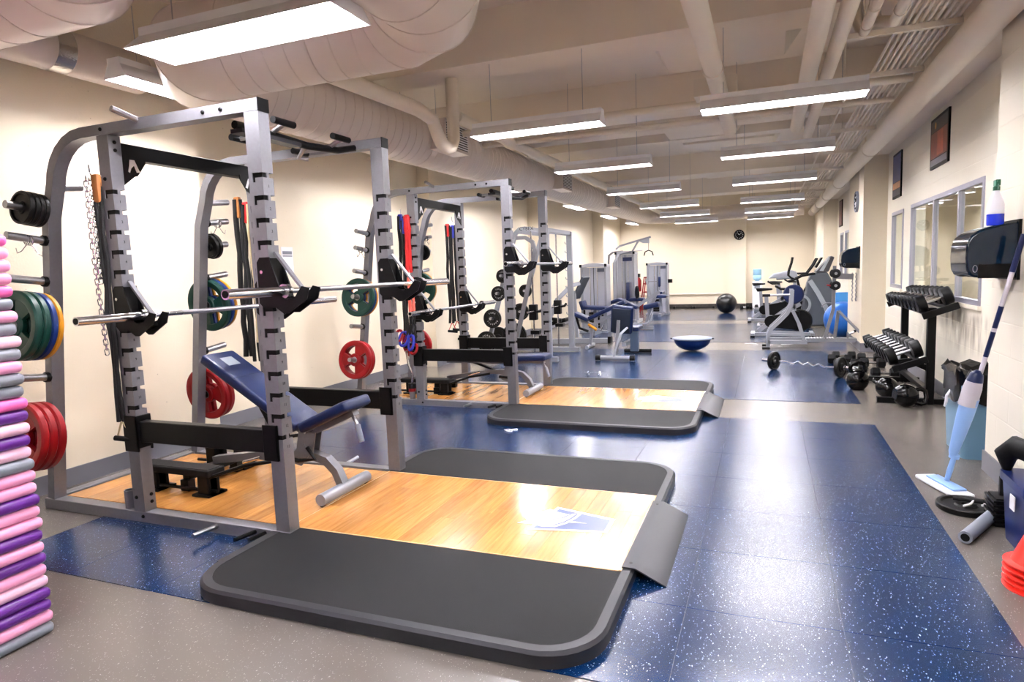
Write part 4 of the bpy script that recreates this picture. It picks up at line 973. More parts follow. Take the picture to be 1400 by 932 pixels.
# ================================================================== STACK OF AEROBIC STEPS
M_PALE = mat('pale pink plastic', (.93, .74, .84), .38)
CM = dict(p=(M_PINK, 'pink'), h=(M_HOT, 'hot pink'), g=(M_GREYP, 'grey'), v=(M_PURP, 'purple'), w=(M_PALE, 'pale pink'))
seq = 'hppphgpgwgpgghvwvwgppvppvpvpwvvpg'
N = len(seq); H = 1.64/N
proto = {}
ordw = ['topmost', 'second', 'third', 'fourth', 'fifth', 'sixth', 'seventh', 'eighth', 'ninth', 'tenth', 'eleventh', 'twelfth', 'thirteenth', 'fourteenth', 'fifteenth', 'sixteenth', 'seventeenth']
for i, ch in enumerate(seq):
    m, nm = CM[ch]; z = 1.64-(i+1)*H
    if i < 17: lab = '%s slab, %s from the top of the pink and purple stack' % (nm, ordw[i]) if i else 'hot pink topmost slab of the pink and purple stack'
    else: lab = ('%s slab, %s from the floor in the pink and purple stack' % (nm, ordw[N-1-i])) if i < N-1 else 'grey lowest slab of the pink and purple stack'
    x1, y1 = -2.752+random.uniform(-.006, .006), 1.66+random.uniform(-.006, .006)
    t = thing('exercise_mat_block', lab, 'exercise mat', (x1-.35, y1-.18, z), 'slabs in the pink and purple stack')
    if 'b' not in proto:
        proto['b'] = MB().obox((0, 0, H*.5), (.70, .36, H-.002), None, .0215, 4)
    me_key = ch
    if me_key not in proto: proto[me_key] = proto['b'].mesh('slab', m, ang=60)
    mesh_at('slab', proto[me_key], t, (x1-.35, y1-.18, z))
# ================================================================== RIGHT SIDE: WALL THINGS
M_NAVY = mat('navy plastic', (.05, .10, .26), .35, spec=.3); M_LBLUE = mat('light blue plastic', (.52, .66, .86), .4)
def dispenser(label, y, name='towel_dispenser'):
    t = thing(name, label, 'dispenser', (1.22, y+.18, 1.27))
    pr = [(1.35, 1.275), (1.35, 1.60), (1.30, 1.592), (1.20, 1.575), (1.145, 1.555), (1.11, 1.525), (1.092, 1.48), (1.088, 1.40), (1.094, 1.33), (1.11, 1.298), (1.135, 1.285), (1.20, 1.278)]
    c = MB().prism(pr, 'y', y, y+.36).build('cover', M_GLASSD, t, ang=28, bevel=.012)
    MB().box((1.335, y-.01, 1.265), (1.35, y+.37, 1.61)).build('back_plate', M_BLACK, t)
    MB().box((1.15, y-.0016, 1.279), (1.33, y+.002, 1.36)).build('lower_panel', M_BLACK, c)
    MB().tube([(1.135+.011*cos(2*pi*k/14), y-.001, 1.335+.02*sin(2*pi*k/14)) for k in range(14)], .0018, 5, closed=True).build('oval_mark', M_GREYP, c)
    return t
dispenser('large smoked towel dispenser on the near right pilaster under the spray bottle', 4.52)
dispenser('dark towel dispenser on the far pilaster beyond the dumbbell rack', 11.35)
t = thing('spray_bottle', 'white spray bottle with blue liquid and green nozzle on top of the dispenser', 'bottle', (1.245, 4.60, 1.583))
z = 1.583; c = (1.245, 4.60, z)
M_MILK = mat('milky plastic', (.86, .86, .90), .3); M_LIQ = mat('blue liquid', (.10, .20, .80), .2); M_NOZ = mat('green plastic', (.03, .36, .24), .35)
MB().lathe([(.0, 0), (.041, 0), (.043, .01), (.043, .065), (.0, .065)], c, (0,0,1), 24).build('blue_liquid', M_LIQ, t)
MB().lathe([(.043, .066), (.043, .11), (.040, .13), (.028, .165), (.017, .19), (.015, .20), (0, .20)], c, (0,0,1), 24).build('bottle_body', M_MILK, t)
MB().lathe([(.018, .20), (.018, .222), (.013, .226), (0, .226)], c, (0,0,1), 16).build('cap', M_NOZ, t)
MB().box((c[0]-.012, c[1]-.03, z+.226), (c[0]+.012, c[1]+.022, z+.262)).box((c[0]-.007, c[1]-.045, z+.246), (c[0]+.007, c[1]-.03, z+.258)).build('nozzle', M_NOZ, t, bevel=.003)
MB().tube([(c[0], c[1]-.028, z+.235), (c[0], c[1]-.034, z+.205)], .005, 8).build('trigger', M_NOZ, t)

def poster(label, y0, y1, z0, z1, bands, x=XR, depth=.02):
    t = thing('framed_poster', label, 'poster', (x-depth/2, (y0+y1)/2, z0), 'framed posters above the windows')
    MB().box((x-depth, y0, z0), (x, y1, z1)).build('frame', M_BLACK, t)
    for k, (a, b, cc) in enumerate(bands):
        MB().box((x-depth-.001, y0+.03, z0+.03+(z1-z0-.06)*a), (x-depth, y1-.03, z0+.03+(z1-z0-.06)*b)).build('printed_panel', mat('poster ink %s' % str(cc), cc, .35, var=.25, scale=6), t)
    return t
p1 = poster('black framed poster with a dark red and orange print above the wide window', 7.62, 8.36, 2.34, 2.86, [(0, .14, (.36, .35, .40)), (.16, .74, (.45, .16, .07)), (.75, 1, (.16, .09, .10))])
MB().box((XR-.0225, 7.80, 2.46), (XR-.0215, 8.05, 2.70)).build('printed_glow', mat('poster orange ink', (.62, .26, .10), .35, var=.3, scale=9), p1)
MB().cyl((XR-.0225, 8.14, 2.775), (XR-.0215, 8.14, 2.775), .035, 14).build('printed_sun', mat('poster yellow ink', (.75, .55, .15), .35), p1)
poster('black framed poster with a blue sky and an orange horizon above the narrow window', 10.02, 10.6, 2.225, 2.83, [(0, .16, (.20, .19, .25)), (.17, .33, (.74, .50, .30)), (.34, 1, (.17, .22, .45))])
poster('dark red framed poster on the far stretch of the right wall', 17.2, 17.85, 2.2, 2.82, [(0, 1, (.36, .14, .14))])
poster('dark framed poster partly hidden behind the wall clock', 14.95, 15.4, 2.2, 2.86, [(0, 1, (.22, .17, .17))])
def clock(label, c, nrm, r, face, rim, marks, hands=True):
    c = Vector(c); n = Vector(nrm).normalized(); t = thing('wall_clock', label, 'clock', (c.x, c.y, c.z-r))
    MB().lathe([(0, -.002), (r, -.002), (r, .035), (r*.92, .04), (r*.90, .025), (0, .025)], c, n, 32).build('case', rim, t, ang=30)
    MB().lathe([(0, .0255), (r*.89, .0255), (r*.89, .027), (0, .027)], c, n, 32).build('dial', face, t)
    up = Vector((0, 0, 1)); b = up.cross(n)
    for k in range(12):
        a = pi*k/6; p = c+n*.028+(r*.74)*(cos(a)*up+sin(a)*b); q = c+n*.028+(r*.60)*(cos(a)*up+sin(a)*b)
        MB().cyl(p, q, r*.055, 6).build('hour_mark', marks, t)
    for a, L, w in ((5.6, .42, .05), (.9, .62, .035)):
        MB().cyl(c+n*.030, c+n*.030+(r*L)*(cos(a)*up+sin(a)*b), r*w, 6).build('hand', marks, t)
    return t
clock('black round clock with white marks on the far wall column', (-.80, YF-.16, 2.30), (0, -1, 0), .16, M_BLACK, M_BLACK, M_WHITE)
clock('grey rimmed round wall clock on the far right pilaster', (XP, 11.75, 2.32), (-1, 0, 0), .165, M_WHITE, M_GREYP, M_BLACK)
tag(MB().cyl((XP-.012, 11.6, 2.48), (XP-.012, 11.6, 2.95), .008, 8).build('cable_conduit', M_PIPE), 'thin white conduit dropping from the ceiling to the wall clock', 'conduit')

# ================================================================== RIGHT SIDE: FLOOR THINGS
# ---- waste bin with bag
t = thing('waste_bin', 'blue grey waste bin with a black bag against the right wall', 'bin', (1.425, 5.45, 0))
mb = MB(); pts = rrect(-.15, .15, -.26, .26, .05, 4); vs = []; n = len(pts)
for sc, z in ((.88, 0), (1, .50), (1, .52)): vs += [(1.425+x*sc*1.12, 5.45+y*sc, z) for x, y in pts]
mb.add(vs, [tuple(range(n-1,-1,-1)), tuple(range(2*n, 3*n))]+[(k*n+i, k*n+(i+1)%n, (k+1)*n+(i+1)%n, (k+1)*n+i) for k in (0, 1) for i in range(n)]).build('bin_body', M_BINB, t, ang=40)
rnd = random.Random(3); vs = []; m = 40
for k, (z, o) in enumerate(((.40, .012), (.44, .02), (.50, .016), (.56, .02), (.60, .03), (.625, .01), (.60, -.05), (.52, -.08))):
    for i in range(m):
        a = 2*pi*i/m; ex = (abs(cos(a))**.5)*(1 if cos(a) > 0 else -1); ey = (abs(sin(a))**.5)*(1 if sin(a) > 0 else -1)
        j = rnd.uniform(-.012, .012)
        vs.append((1.425+ex*(.17+o+j), 5.45+ey*(.262+o+j), z+rnd.uniform(-.02, .02)*(2.0 if k in (0, 4, 5) else 1)))
MB().add(vs, [(k*m+i, k*m+(i+1)%m, (k+1)*m+(i+1)%m, (k+1)*m+i) for k in range(7) for i in range(m)]).build('bin_bag', M_TRASH, t, ang=20)
MB().tube([(1.24, 5.40, .46), (1.21, 5.38, .42), (1.205, 5.40, .34), (1.225, 5.44, .36), (1.235, 5.46, .42)], .008, 6).build('bag_tie', M_WHITE, t)
# ---- spray mop leaning on the wall
t = thing('spray_mop', 'light blue spray mop with white pad leaning on the near right pilaster', 'mop', (1.05, 4.55, 0))
M_MOPP = mat('white mop cloth', (.84, .85, .88), .8, bump=1, bscale=120)
MB().obox((1.02, 4.53, .014), (.13, .40, .026), rotZ(.32), .012, 2).build('mop_pad', M_MOPP, t)
MB().obox((1.03, 4.53, .034), (.08, .28, .014), rotZ(.32), .005, 2).build('mop_plate', M_LBLUE, t)
a = Vector((1.04, 4.55, .045)); b = Vector((1.315, 4.36, 1.52)); d = (b-a)
P = lambda s: a+d*s
MB().tube([a, P(.05), P(.10)], [.014, .017, .014], 10).build('swivel_joint', M_LBLUE, t)
MB().tube([P(.10), P(.115)], .028, 12).build('trigger_collar', M_LBLUE, t)
off = Vector((-.012, -.004, 0))
MB().tube([P(.11)+off, P(.13)+off, P(.2)+off, P(.29)+off, P(.36)+off], [.018, .027, .036, .045, .047], 14).build('tank', M_LBLUE, t, ang=60)
M_TANKG = mat('grey tank plastic', (.70, .68, .72), .4)
MB().tube([P(.33)+off*1.5, P(.40)+off*1.5, P(.43)+off*1.6], [.049, .049, .043], 14).build('tank_top', M_TANKG, t, ang=60)
MB().tube([P(.43)+off*1.5, P(.46)+off*1.5, P(.475)+off*1.3], [.043, .034, .012], 14).build('tank_cap', M_NAVY, t, ang=60)
MB().tube([P(.36), P(.53)], .0125, 12).build('pole_section', M_TANKG, t)
MB().tube([P(.53), P(.63)], .0135, 12).build('pole_sleeve', M_NAVY, t); MB().tube([P(.63), P(.645)], .0135, 12).build('pole_ring', M_TANKG, t)
MB().tube([P(.645), P(.73)], .0135, 12).build('pole_sleeve', M_NAVY, t); MB().tube([P(.73), P(.86)], .0125, 12).build('pole_section', M_TANKG, t)
MB().tube([P(.86), P(1)], .0145, 12).build('pole_grip', M_NAVY, t)
# ---- loose plate, foam tube, black rack block, blue bucket, red cones
pl = iron_plate('worn dark iron plate lying on the grey floor beside the mop', None, (1.05, 4.17, .017), (0, 0, 1), .145, .034)
t = thing('plate_strap', 'white cord tied to the loose iron plate', 'cord', (1.1, 4.15, .035))
MB().tube([(1.02, 4.1, .04), (1.06, 4.13, .045), (1.09, 4.18, .055), (1.12, 4.17, .05), (1.13, 4.13, .045), (1.11, 4.12, .045)], .006, 6).build('cord', M_WHITE, t)
MB().tube([(1.0, 4.22, .045), (1.2, 4.12, .06)], .014, 10).build('handle', M_RUB, t)
t = thing('foam_tube', 'grey plastic tube lying on the floor against the black block', 'tube', (1.04, 3.85, 0))
d = (Vector((1.15, 4.05, .036))-Vector((.92, 3.65, .032))).normalized(); a = Vector((.92, 3.65, .032)); b = Vector((1.15, 4.05, .034))
MB().cyl(a, b, .031, 20).build('tube_body', M_GREYP, t)
MB().cyl(a-d*.001, a-d*.002, .02, 16).build('dark_bore', M_BLACK, t)
MB().cyl(b, b+d*.03, .016, 12).build('yellow_tip', mat('yellow plastic', (.85, .74, .15), .4), t)
t = thing('ribbed_block', 'black ribbed plastic block standing behind the grey tube', 'block', (1.2, 3.98, 0))
MB().box((1.12, 3.93, 0), (1.25, 4.06, .15)).build('core', M_RUB, t)
for k in range(6): MB().box((1.105, 3.915, .012+k*.024), (1.262, 4.07, .022+k*.024)).build('rib', M_BLACK, t)
MB().box((1.15, 3.99, .15), (1.26, 4.01, .25)).build('upright_plate', M_RUB, t)
MB().lathe([(.0, 0), (.026, 0), (.026, .002), (0, .002)], (1.205, 3.988, .20), (0, -1, 0), 20).build('round_label', M_WHITE, t)
t = thing('blue_bin', 'tall blue plastic bin with a dark top cut by the right edge', 'bin', (1.22, 3.66, 0))
mb = MB(); pts = rrect(-.115, .115, -.19, .19, .05, 5); vs = []; n = len(pts)
for sc, z in ((.84, 0), (.97, .28), (1, .30), (1.06, .30), (1.06, .34)): vs += [(1.22+x*sc, 3.66+y*sc, z) for x, y in pts]
mb.add(vs, [tuple(range(n-1,-1,-1)), tuple(range(4*n, 5*n))]+[(k*n+i, k*n+(i+1)%n, (k+1)*n+(i+1)%n, (k+1)*n+i) for k in range(4) for i in range(n)]).build('bin_body', mat('royal blue plastic', (.06, .12, .33), .35, spec=.3), t, ang=35)
MB().tube([(1.13, 3.83, .34), (1.12, 3.82, .42), (1.15, 3.78, .47), (1.24, 3.66, .44), (1.29, 3.56, .36)], [.02, .05, .055, .05, .03], 12).build('dark_bag', M_RUB, t, ang=60)
MB().box((1.096, 3.60, .20), (1.10, 3.66, .27)).build('white_label', M_WHITE, t)
t = thing('cone_stack', 'stack of red plastic marker cones at the right edge', 'cones', (1.07, 3.22, 0))
for k in range(5):
    z = k*.026
    MB().lathe([(.125, z), (.128, z+.008), (.10, z+.014), (.055, z+.13), (.03, z+.13), (.075, z+.02)], (1.08, 3.22, 0), (0, 0, 1), 28, cap=False).build('cone', M_REDP, t, ang=40)

# ---- dumbbell rack with two tiers
t = thing('dumbbell_rack', 'black two tier dumbbell rack in front of the windows', 'rack', (1.4, 7.75, 0))
for y in (7.15, 8.42):
    MB().box((1.43, y-.032, 0), (1.50, y+.032, .93)).build('post', M_BLACK, t, bevel=.004)
    MB().bar([(1.02, y, .03), (1.62, y, .03)], .06, .05, (0, 1, 0)).build('foot', M_BLACK, t)
    MB().bar([(1.46, y, .34), (1.30, y, .42), (1.16, y, .40)], .05, .05, (0, 1, 0)).build('tier_arm', M_BLACK, t)
MB().box((1.43, 7.18, .10), (1.48, 8.39, .15)).build('cross_brace', M_BLACK, t)
DB = []
for zc, xc, nm in ((.92, 1.475, 'upper'), (.425, 1.245, 'lower')):
    ang = -radians(20)
    u = Vector((cos(ang), 0, -sin(ang))); nn = Vector((sin(ang), 0, cos(ang)))
    for s in (-1, 1):
        c = Vector((xc, 7.78, zc))+u*(s*.085)-nn*.0
        MB().obox(c, (.035, 1.86, .035), rotY(ang), .003, 1).build('tier_rail', M_BLACK, t)
    for y in (6.86, 8.70):
        MB().obox(Vector((xc, y, zc)), (.30, .02, .06), rotY(ang), .003, 1).build('tier_end', M_BLACK, t)
    for k in range(9):
        y = 6.98+k*.198; r = .082-.0026*k
        DB.append((Vector((xc, y, zc))+nn*(.02+r), u, r, nm, k))
def dumbbell(label, c, u, r, L=.285, group=None, hexa=False, hd=.085, name='dumbbell'):
    c = Vector(c); u = Vector(u).normalized()
    t = thing(name, label, 'dumbbell', (c.x, c.y, c.z-r), group)
    MB().cyl(c-u*(L/2-.02), c+u*(L/2-.02), .0155, 12).build('handle', M_CHROME, t)
    for s in (-1, 1):
        a, b = c+u*s*(L/2-hd), c+u*s*(L/2)
        if hexa:
            m = MB(); v = u*s
            m.lathe([(0, 0), (r*.8, 0), (r, .012), (r, hd-.015), (r*.72, hd), (0, hd)], a, v, 6); m.build('head', M_RUB, t, ang=20)
        else:
            MB().lathe([(0, 0), (r*.55, 0), (r*.95, .004), (r, .012), (r, hd-.012), (r*.93, hd-.003), (r*.6, hd), (r*.55, hd-.006), (0, hd-.006)], a, u*s, 24).build('head', M_BLACK, t, ang=30)
    return t
OW = ['nearest', 'second', 'third', 'fourth', 'fifth', 'sixth', 'seventh', 'eighth', 'farthest']
for c, u, r, nm, k in DB:
    dumbbell('%s black dumbbell on the %s tier of the rack, counted from the camera' % (OW[k], nm), c, u, r, .30, 'dumbbells on the %s tier' % nm)
# ---- hex dumbbells, kettlebells and curl bar on the floor
HG = 'hex dumbbells on the floor by the rack'
for lab, x, y, a, r in (('black hex dumbbell on the floor under the near end of the lower tier', 1.31, 8.62, .02, .07), ('black hex dumbbell lying just behind the curl bar plate', 1.03, 9.02, -.1, .072), ('second black hex dumbbell behind the curl bar plate', .98, 9.35, .05, .07),
                        ('leftmost black hex dumbbell of the floor row', .94, 9.75, -.05, .072), ('black hex dumbbell at the back of the floor row', 1.02, 10.1, .0, .07), ('black hex dumbbell on the floor beneath the far end of the rack', 1.30, 9.5, .08, .068), ('black hex dumbbell farthest back near the frame machine', 1.33, 10.0, .0, .066)):
    dumbbell(lab, (x, y, r*.87), (cos(a), sin(a), 0), r, .30, HG, True, .10, 'hex_dumbbell')
M_GLOSS = mat('gloss black enamel', (.02, .02, .025), .14, spec=.3)
def kettlebell(label, c, r, up, hdir):
    c = Vector(c); up = Vector(up).normalized(); h = Vector(hdir); h = (h-up*h.dot(up)).normalized()
    t = thing('kettlebell', label, 'kettlebell', (c.x, c.y, c.z-r), 'kettlebells on the floor')
    MB().lathe([(0, -r*.92), (r*.55, -r*.9)] + [(r*sin(radians(a)), -r*cos(radians(a))) for a in range(40, 171, 10)] + [(0, r)], c, up, 24).build('ball', M_GLOSS, t, ang=50)
    pts = [c+up*(r*.75)+h*(r*.55), c+up*(r*1.2)+h*(r*.66), c+up*(r*1.55)+h*(r*.52), c+up*(r*1.66), c+up*(r*1.55)-h*(r*.52), c+up*(r*1.2)-h*(r*.66), c+up*(r*.75)-h*(r*.55)]
    MB().tube(pts, r*.19, 10).build('handle', M_GLOSS, t, ang=60)
kettlebell('black kettlebell standing upright beside the curl bar', (.93, 7.83, .105), .115, (0, 0, 1), (1, .2, 0))
kettlebell('black kettlebell tipped over, left of the pair before the dumbbell rack', (1.15, 7.42, .105), .105, (-.3, .9, .35), (1, .4, 0))
kettlebell('black kettlebell tipped over, right of the pair before the dumbbell rack', (1.24, 6.985, .11), .11, (.95, .2, -.1), (0, .3, 1))
t = thing('curl_bar', 'chrome zigzag curl bar with a black plate at each end on the blue floor', 'barbell', (.47, 8.83, 0))
a, b = Vector((.116, 9.07, .125)), Vector((.822, 8.6, .125)); d = (b-a).normalized(); s = Vector((0, 0, 1))
pts = [a-d*.17, a, a+d*.16]
L = (b-a).length
for f, k in ((.30, .0), (.38, .035), (.46, .0), (.54, .035), (.62, 0), (.70, .03), (.78, 0)): pts.append(a+d*(L*f)+s*(k-.015))
pts += [b, b+d*.20]
MB().tube(pts, .0125, 10).build('bar', M_CHROME, t)
for p, dd in ((a, -1), (b, 1)):
    sl = MB().cyl(p, p+d*dd*.19, .022, 14).build('sleeve', M_CHROME, t)
    q = p+d*dd*.02
    MB().lathe([(.025, -.02), (.05, -.02), (.06, -.01), (.10, -.01), (.108, -.02), (.122, -.02), (.125, -.012), (.125, .012), (.122, .02), (.108, .02), (.10, .01), (.06, .01), (.05, .02), (.025, .02)], q, d, 32).build('plate', M_IRON, t, ang=30)
    MB().cyl(q+d*dd*.022, q+d*dd*.05, .032, 14).build('collar', M_CHROME, t)
# ================================================================== FAR LEFT: MACHINES
def bump_feet(): pass
# ---- Smith machine with leaning plate posts
SY0, SY1 = 9.42, 10.68
t = thing('smith_machine', 'silver guided barbell machine beyond the second rack', 'exercise machine', (-3.7, 10.05, 0)); sm = t
for y in (SY0, SY1):
    MB().bar([(-4.45, y, .05), (-2.98, y, .05)], .08, .07).build('base_rail', M_SILVL, t)
    MB().bar([(-3.12, y, .08), (-3.12, y, 2.05)], .07, .09).build('front_post', M_SILVL, t)
    MB().bar([(-3.12, y, 2.01), (-3.45, y, 2.07), (-3.54, y, 2.06), (-3.61, y, 2.0), (-3.66, y, 1.87), (-4.21, y, .06)], .06, .06).build('rear_post', M_SILVL, t, ang=25)
    if y == SY0: MB().bar([(-3.60, y, 1.93), (-3.45, y, 1.93), (-3.34, y, 1.86), (-3.30, y, 1.74), (-3.36, y, 1.45), (-3.72, y, .10)], .055, .055).build('slanted_strut', M_SILV, t, ang=25)
    MB().cyl((-3.36, y, .08), (-3.36, y, 2.03), .014, 10).build('guide_rod', M_CHROME, t)
    MB().box((-3.42, y-.05, .66), (-3.30, y+.05, .90)).build('carriage', M_BLACK, t, bevel=.008)
    MB().tube([(-3.34, y, .78), (-3.22, y-.05, .80), (-3.18, y-.10, .84)], .02, 8).build('carriage_hook', M_BLACK, t)
    MB().box((-3.40, y-.06, .44), (-3.26, y+.06, .50)).build('stop_block', M_BLACK, t, bevel=.006)
    for k in range(9): MB().tube([(-3.165, y, 1.85-k*.15), (-3.20, y, 1.86-k*.15), (-3.20, y, 1.89-k*.15)], .008, 6).build('hook_tooth', M_SILVL, t)
MB().bar([(-3.12, SY0, 2.03), (-3.12, SY1, 2.03)], .06, .06, (1, 0, 0)).build('top_crossbar', M_SILVL, t)
MB().bar([(-3.58, SY0, 2.03), (-3.58, SY1, 2.03)], .06, .06, (1, 0, 0)).build('top_crossbar', M_SILVL, t)
text_obj('lettering', 'CYBEX', .075, M_BLACK, t, (-3.42, SY0-.031, 2.062), Matrix.Rotation(pi/2, 3, 'X') , .0008)
MB().cyl((-3.33, SY0-.35, .80), (-3.33, SY1+.35, .80), .0145, 12).build('guided_bar', M_CHROME, t)
SG = 'iron plates on the guided barbell machine'
def rx(z): return -4.227+.304*z
for lab, z, r, tx in (('smallest black iron plate, highest on the near leaning post', 1.36, .105, [('YORK', 90)]), ('black iron plate second highest on the near leaning post', 1.09, .118, [('YORK', 90), ('BARBELL', 270)]), ('large black iron plate with white letters on the near leaning post', .70, .15, [('YORK', 90), ('BARBELL', 270)]), ('big black iron plate low on the near leaning post', .33, .17, [('YORK', 90)])):
    x = rx(z)
    MB().cyl((x, SY0-.02, z), (x, SY0-.19, z), .021, 12).build('plate_peg', M_STEEL, sm)
    iron_plate(lab, SG, (x, SY0-.10, z-.005), (0, 1, 0), r, .036, tx)
for lab, x, z, r, tx in (('black iron plate highest on the far side of the guided machine', -3.90, 1.08, .115, None), ('black iron plate in the middle of the far side of the guided machine', -4.0, .72, .15, None), ('big black iron plate lowest on the far side of the guided machine', -4.13, .30, .225, None), ('second big black iron plate leaning low behind the guided machine', -4.45, .24, .22, None)):
    MB().cyl((x, SY1+.0, z), (x, SY1-.20, z), .021, 12).build('plate_peg', M_STEEL, sm)
    iron_plate(lab, SG, (x, SY1-.13, z-.005), (0, 1, 0), r, .045, tx)
# ---- seated machine with slanted black foot board
t = thing('leg_press_machine', 'silver seated leg machine with a slanted black foot board', 'exercise machine', (-3.5, 12, 0))
MB().bar([(-4.3, 11.75, .05), (-2.78, 12.0, .05)], .10, .09, (-.16, .98, 0)).build('base_rail', M_SILVL, t)
MB().box((-2.79, 11.94, .0), (-2.73, 12.08, .13)).build('end_cap', M_BLACK, t)
MB().bar([(-4.0, 11.85, .1), (-3.9, 11.87, .5), (-3.75, 11.9, .85), (-3.5, 12.0, 1.1), (-3.35, 12.1, 1.15)], .08, .07, (0, 1, 0)).build('curved_arm', M_SILVL, t, ang=25)
MB().bar([(-3.45, 12.2, .08), (-3.5, 12.2, 1.0)], .06, .06).build('stay', M_SILVL, t)
MB().prism([(-3.56, .83), (-3.53, .82), (-3.31, 1.25), (-3.34, 1.27)], 'y', 12.2, 12.75).build('foot_board', mat('dark board', (.19, .21, .24), .5), t, bevel=.006)
MB().obox((-3.75, 11.9, .42), (.42, .34, .08), rotY(-.25), .02, 2).build('seat', M_BLACK, t)
MB().tube([(-3.85, 11.68, .50), (-3.60, 11.66, .47)], .035, 10).build('handle_grip', M_BLACK, t); MB().tube([(-3.92, 11.68, .51), (-3.85, 11.68, .50)], .036, 10).build('handle_end', M_YEL, t)
# ---- weight-stack machines
M_SHROUD = mat('pale silver shroud', (.60, .61, .65), .3, .2); M_CLEAR = mat('frosted panel', (.64, .65, .69), .25, .1)
def stack_tower(t, x0, x1, y0, y1, h, logo=True):
    MB().box((x0, y0, .0), (x0+.05, y1, h)).build('side_column', M_SILVL, t, bevel=.01); MB().box((x1-.05, y0, .0), (x1, y1, h)).build('side_column', M_SILVL, t, bevel=.01)
    MB().box((x0+.05, y0+.05, .05), (x1-.05, y1-.03, h-.03)).build('shroud', M_CLEAR, t)
    n = 6; prof = [(x0-.01, h-.02)] + [(x0+(x1-x0)*k/n, h+.03+.035*sin(pi*k/n)) for k in range(n+1)] + [(x1+.01, h-.02)]
    MB().prism(prof, 'y', y0-.015, y1+.015).build('top_cap', M_SHROUD, t, ang=30)
    MB().box((x0-.015, y0-.02, h-.02), (x0+.04, y0-.01, h+.045)).box((x1-.04, y0-.02, h-.02), (x1+.015, y0-.01, h+.045)).build('cap_corner', M_BLACK, t)
    xm = (x0+x1)/2
    MB().cyl((xm-.08, y0+.035, .1), (xm-.08, y0+.035, h-.03), .01, 8).build('guide_rod', M_CHROME, t); MB().cyl((xm+.08, y0+.035, .1), (xm+.08, y0+.035, h-.03), .01, 8).build('guide_rod', M_CHROME, t)
    MB().cyl((xm, y0+.035, .6), (xm, y0+.035, h-.03), .007, 6).build('cable', M_BLACK, t)
    for k in range(6): MB().box((xm-.12, y0+.015, .10+k*.06), (xm+.12, y0+.05, .152+k*.06)).build('stack_plate', M_IRON, t)
    if logo: MB().box((x1-.19, y0-.012, h-.13), (x1-.04, y0+.05, h-.05)).build('placard', mat('dark placard', (.22, .24, .30), .4), t)
    MB().box((x0-.02, y0-.1, 0), (x1+.02, y1, .05)).build('base_plate', M_SILVL, t)
t = thing('weight_machine', 'silver weight stack machine with blue seat, leftmost of the three', 'exercise machine', (-3.5, 14, 0), 'weight stack machines')
stack_tower(t, -3.86, -3.27, 14.0, 14.4, 1.47)
MB().obox((-3.42, 13.55, .58), (.50, .36, .075), rotY(.06), .02, 2).build('seat', M_BLUEPAD, t)
MB().obox((-3.68, 13.55, .64), (.07, .38, .2), rotY(-.3), .02, 2).build('side_pad', M_BLUEPAD, t)
MB().bar([(-3.42, 13.55, .54), (-3.42, 13.6, .05)], .07, .07, (1, 0, 0)).build('seat_post', M_SILVL, t)
for s in (-1, 1): MB().cyl((-3.45+s*.2, 13.5, .54), (-3.45+s*.2, 13.5, .40), .022, 10).build('roller', M_BLACK, t)
MB().bar([(-3.42, 13.3, .045), (-3.42, 14.0, .045)], .09, .08, (1, 0, 0)).build('foot_rail', M_SILVL, t)
t = thing('cable_tower', 'tall silver cable tower with a raised arm and hanging handle', 'exercise machine', (-3.4, 17, 0), 'weight stack machines')
stack_tower(t, -3.72, -3.22, 17.0, 17.5, 1.78, False)
MB().box((-3.52, 16.99, 1.58), (-3.28, 17.0, 1.68)).build('placard', M_NAVY, t)
MB().bar([(-3.95, 17.2, 1.5), (-3.93, 17.2, 1.75), (-3.82, 17.2, 1.83), (-3.55, 17.2, 1.84)], .05, .05).build('side_arch', M_SILV, t, ang=25)
MB().bar([(-3.72, 17.1, 1.90), (-3.62, 17.1, 1.98), (-3.15, 17.1, 2.10), (-2.80, 17.1, 2.18)], .06, .045).build('upper_arm', M_SILV, t, ang=25)
MB().bar([(-3.12, 17.1, 2.10), (-3.3, 17.1, 1.80)], .05, .04).build('arm_brace', M_SILV, t)
MB().prism([(-3.12, 2.09), (-2.84, 2.15), (-2.84, 2.02), (-3.0, 2.03)], 'y', 17.08, 17.12).build('pulley_plate', M_SILVL, t)
MB().cyl((-2.86, 17.1, 2.03), (-2.86, 17.1, 1.86), .006, 6).build('cable', M_BLACK, t)
MB().tube([(-2.98, 17.1, 1.70), (-2.95, 17.1, 1.80), (-2.86, 17.1, 1.84), (-2.77, 17.1, 1.80), (-2.74, 17.1, 1.70)], .015, 8).build('hanging_handle', M_BLACK, t)
MB().bar([(-3.3, 16.9, 1.82), (-3.55, 16.6, 1.75), (-3.62, 16.4, 1.55), (-3.62, 16.4, .05)], .06, .05, (0.8, .6, 0)).build('front_arch', M_SILVL, t, ang=25)
MB().tube([(-3.24, 17.0, 1.83), (-3.0, 17.0, 1.84)], .012, 8).build('side_bar', M_STEEL, t)
MB().obox((-3.28, 16.55, .78), (.10, .36, .52), None, .025, 2).build('back_pad', M_BLUEPAD, t)
MB().obox((-3.06, 16.45, .60), (.36, .34, .08), None, .02, 2).build('seat', M_BLUEPAD, t); MB().bar([(-3.06, 16.45, .56), (-3.06, 16.5, .03)], .07, .07, (1, 0, 0)).build('seat_post', M_SILVL, t)
MB().bar([(-3.06, 16.2, .04), (-3.06, 17.0, .04)], .09, .07, (1, 0, 0)).build('foot_rail', M_SILVL, t)
MB().lathe([(.0, -.02), (.16, -.02), (.16, .02), (0, .02)], (-3.02, 16.25, .78), (.9, .4, 0), 24).build('cam_wheel', M_BLACK, t)
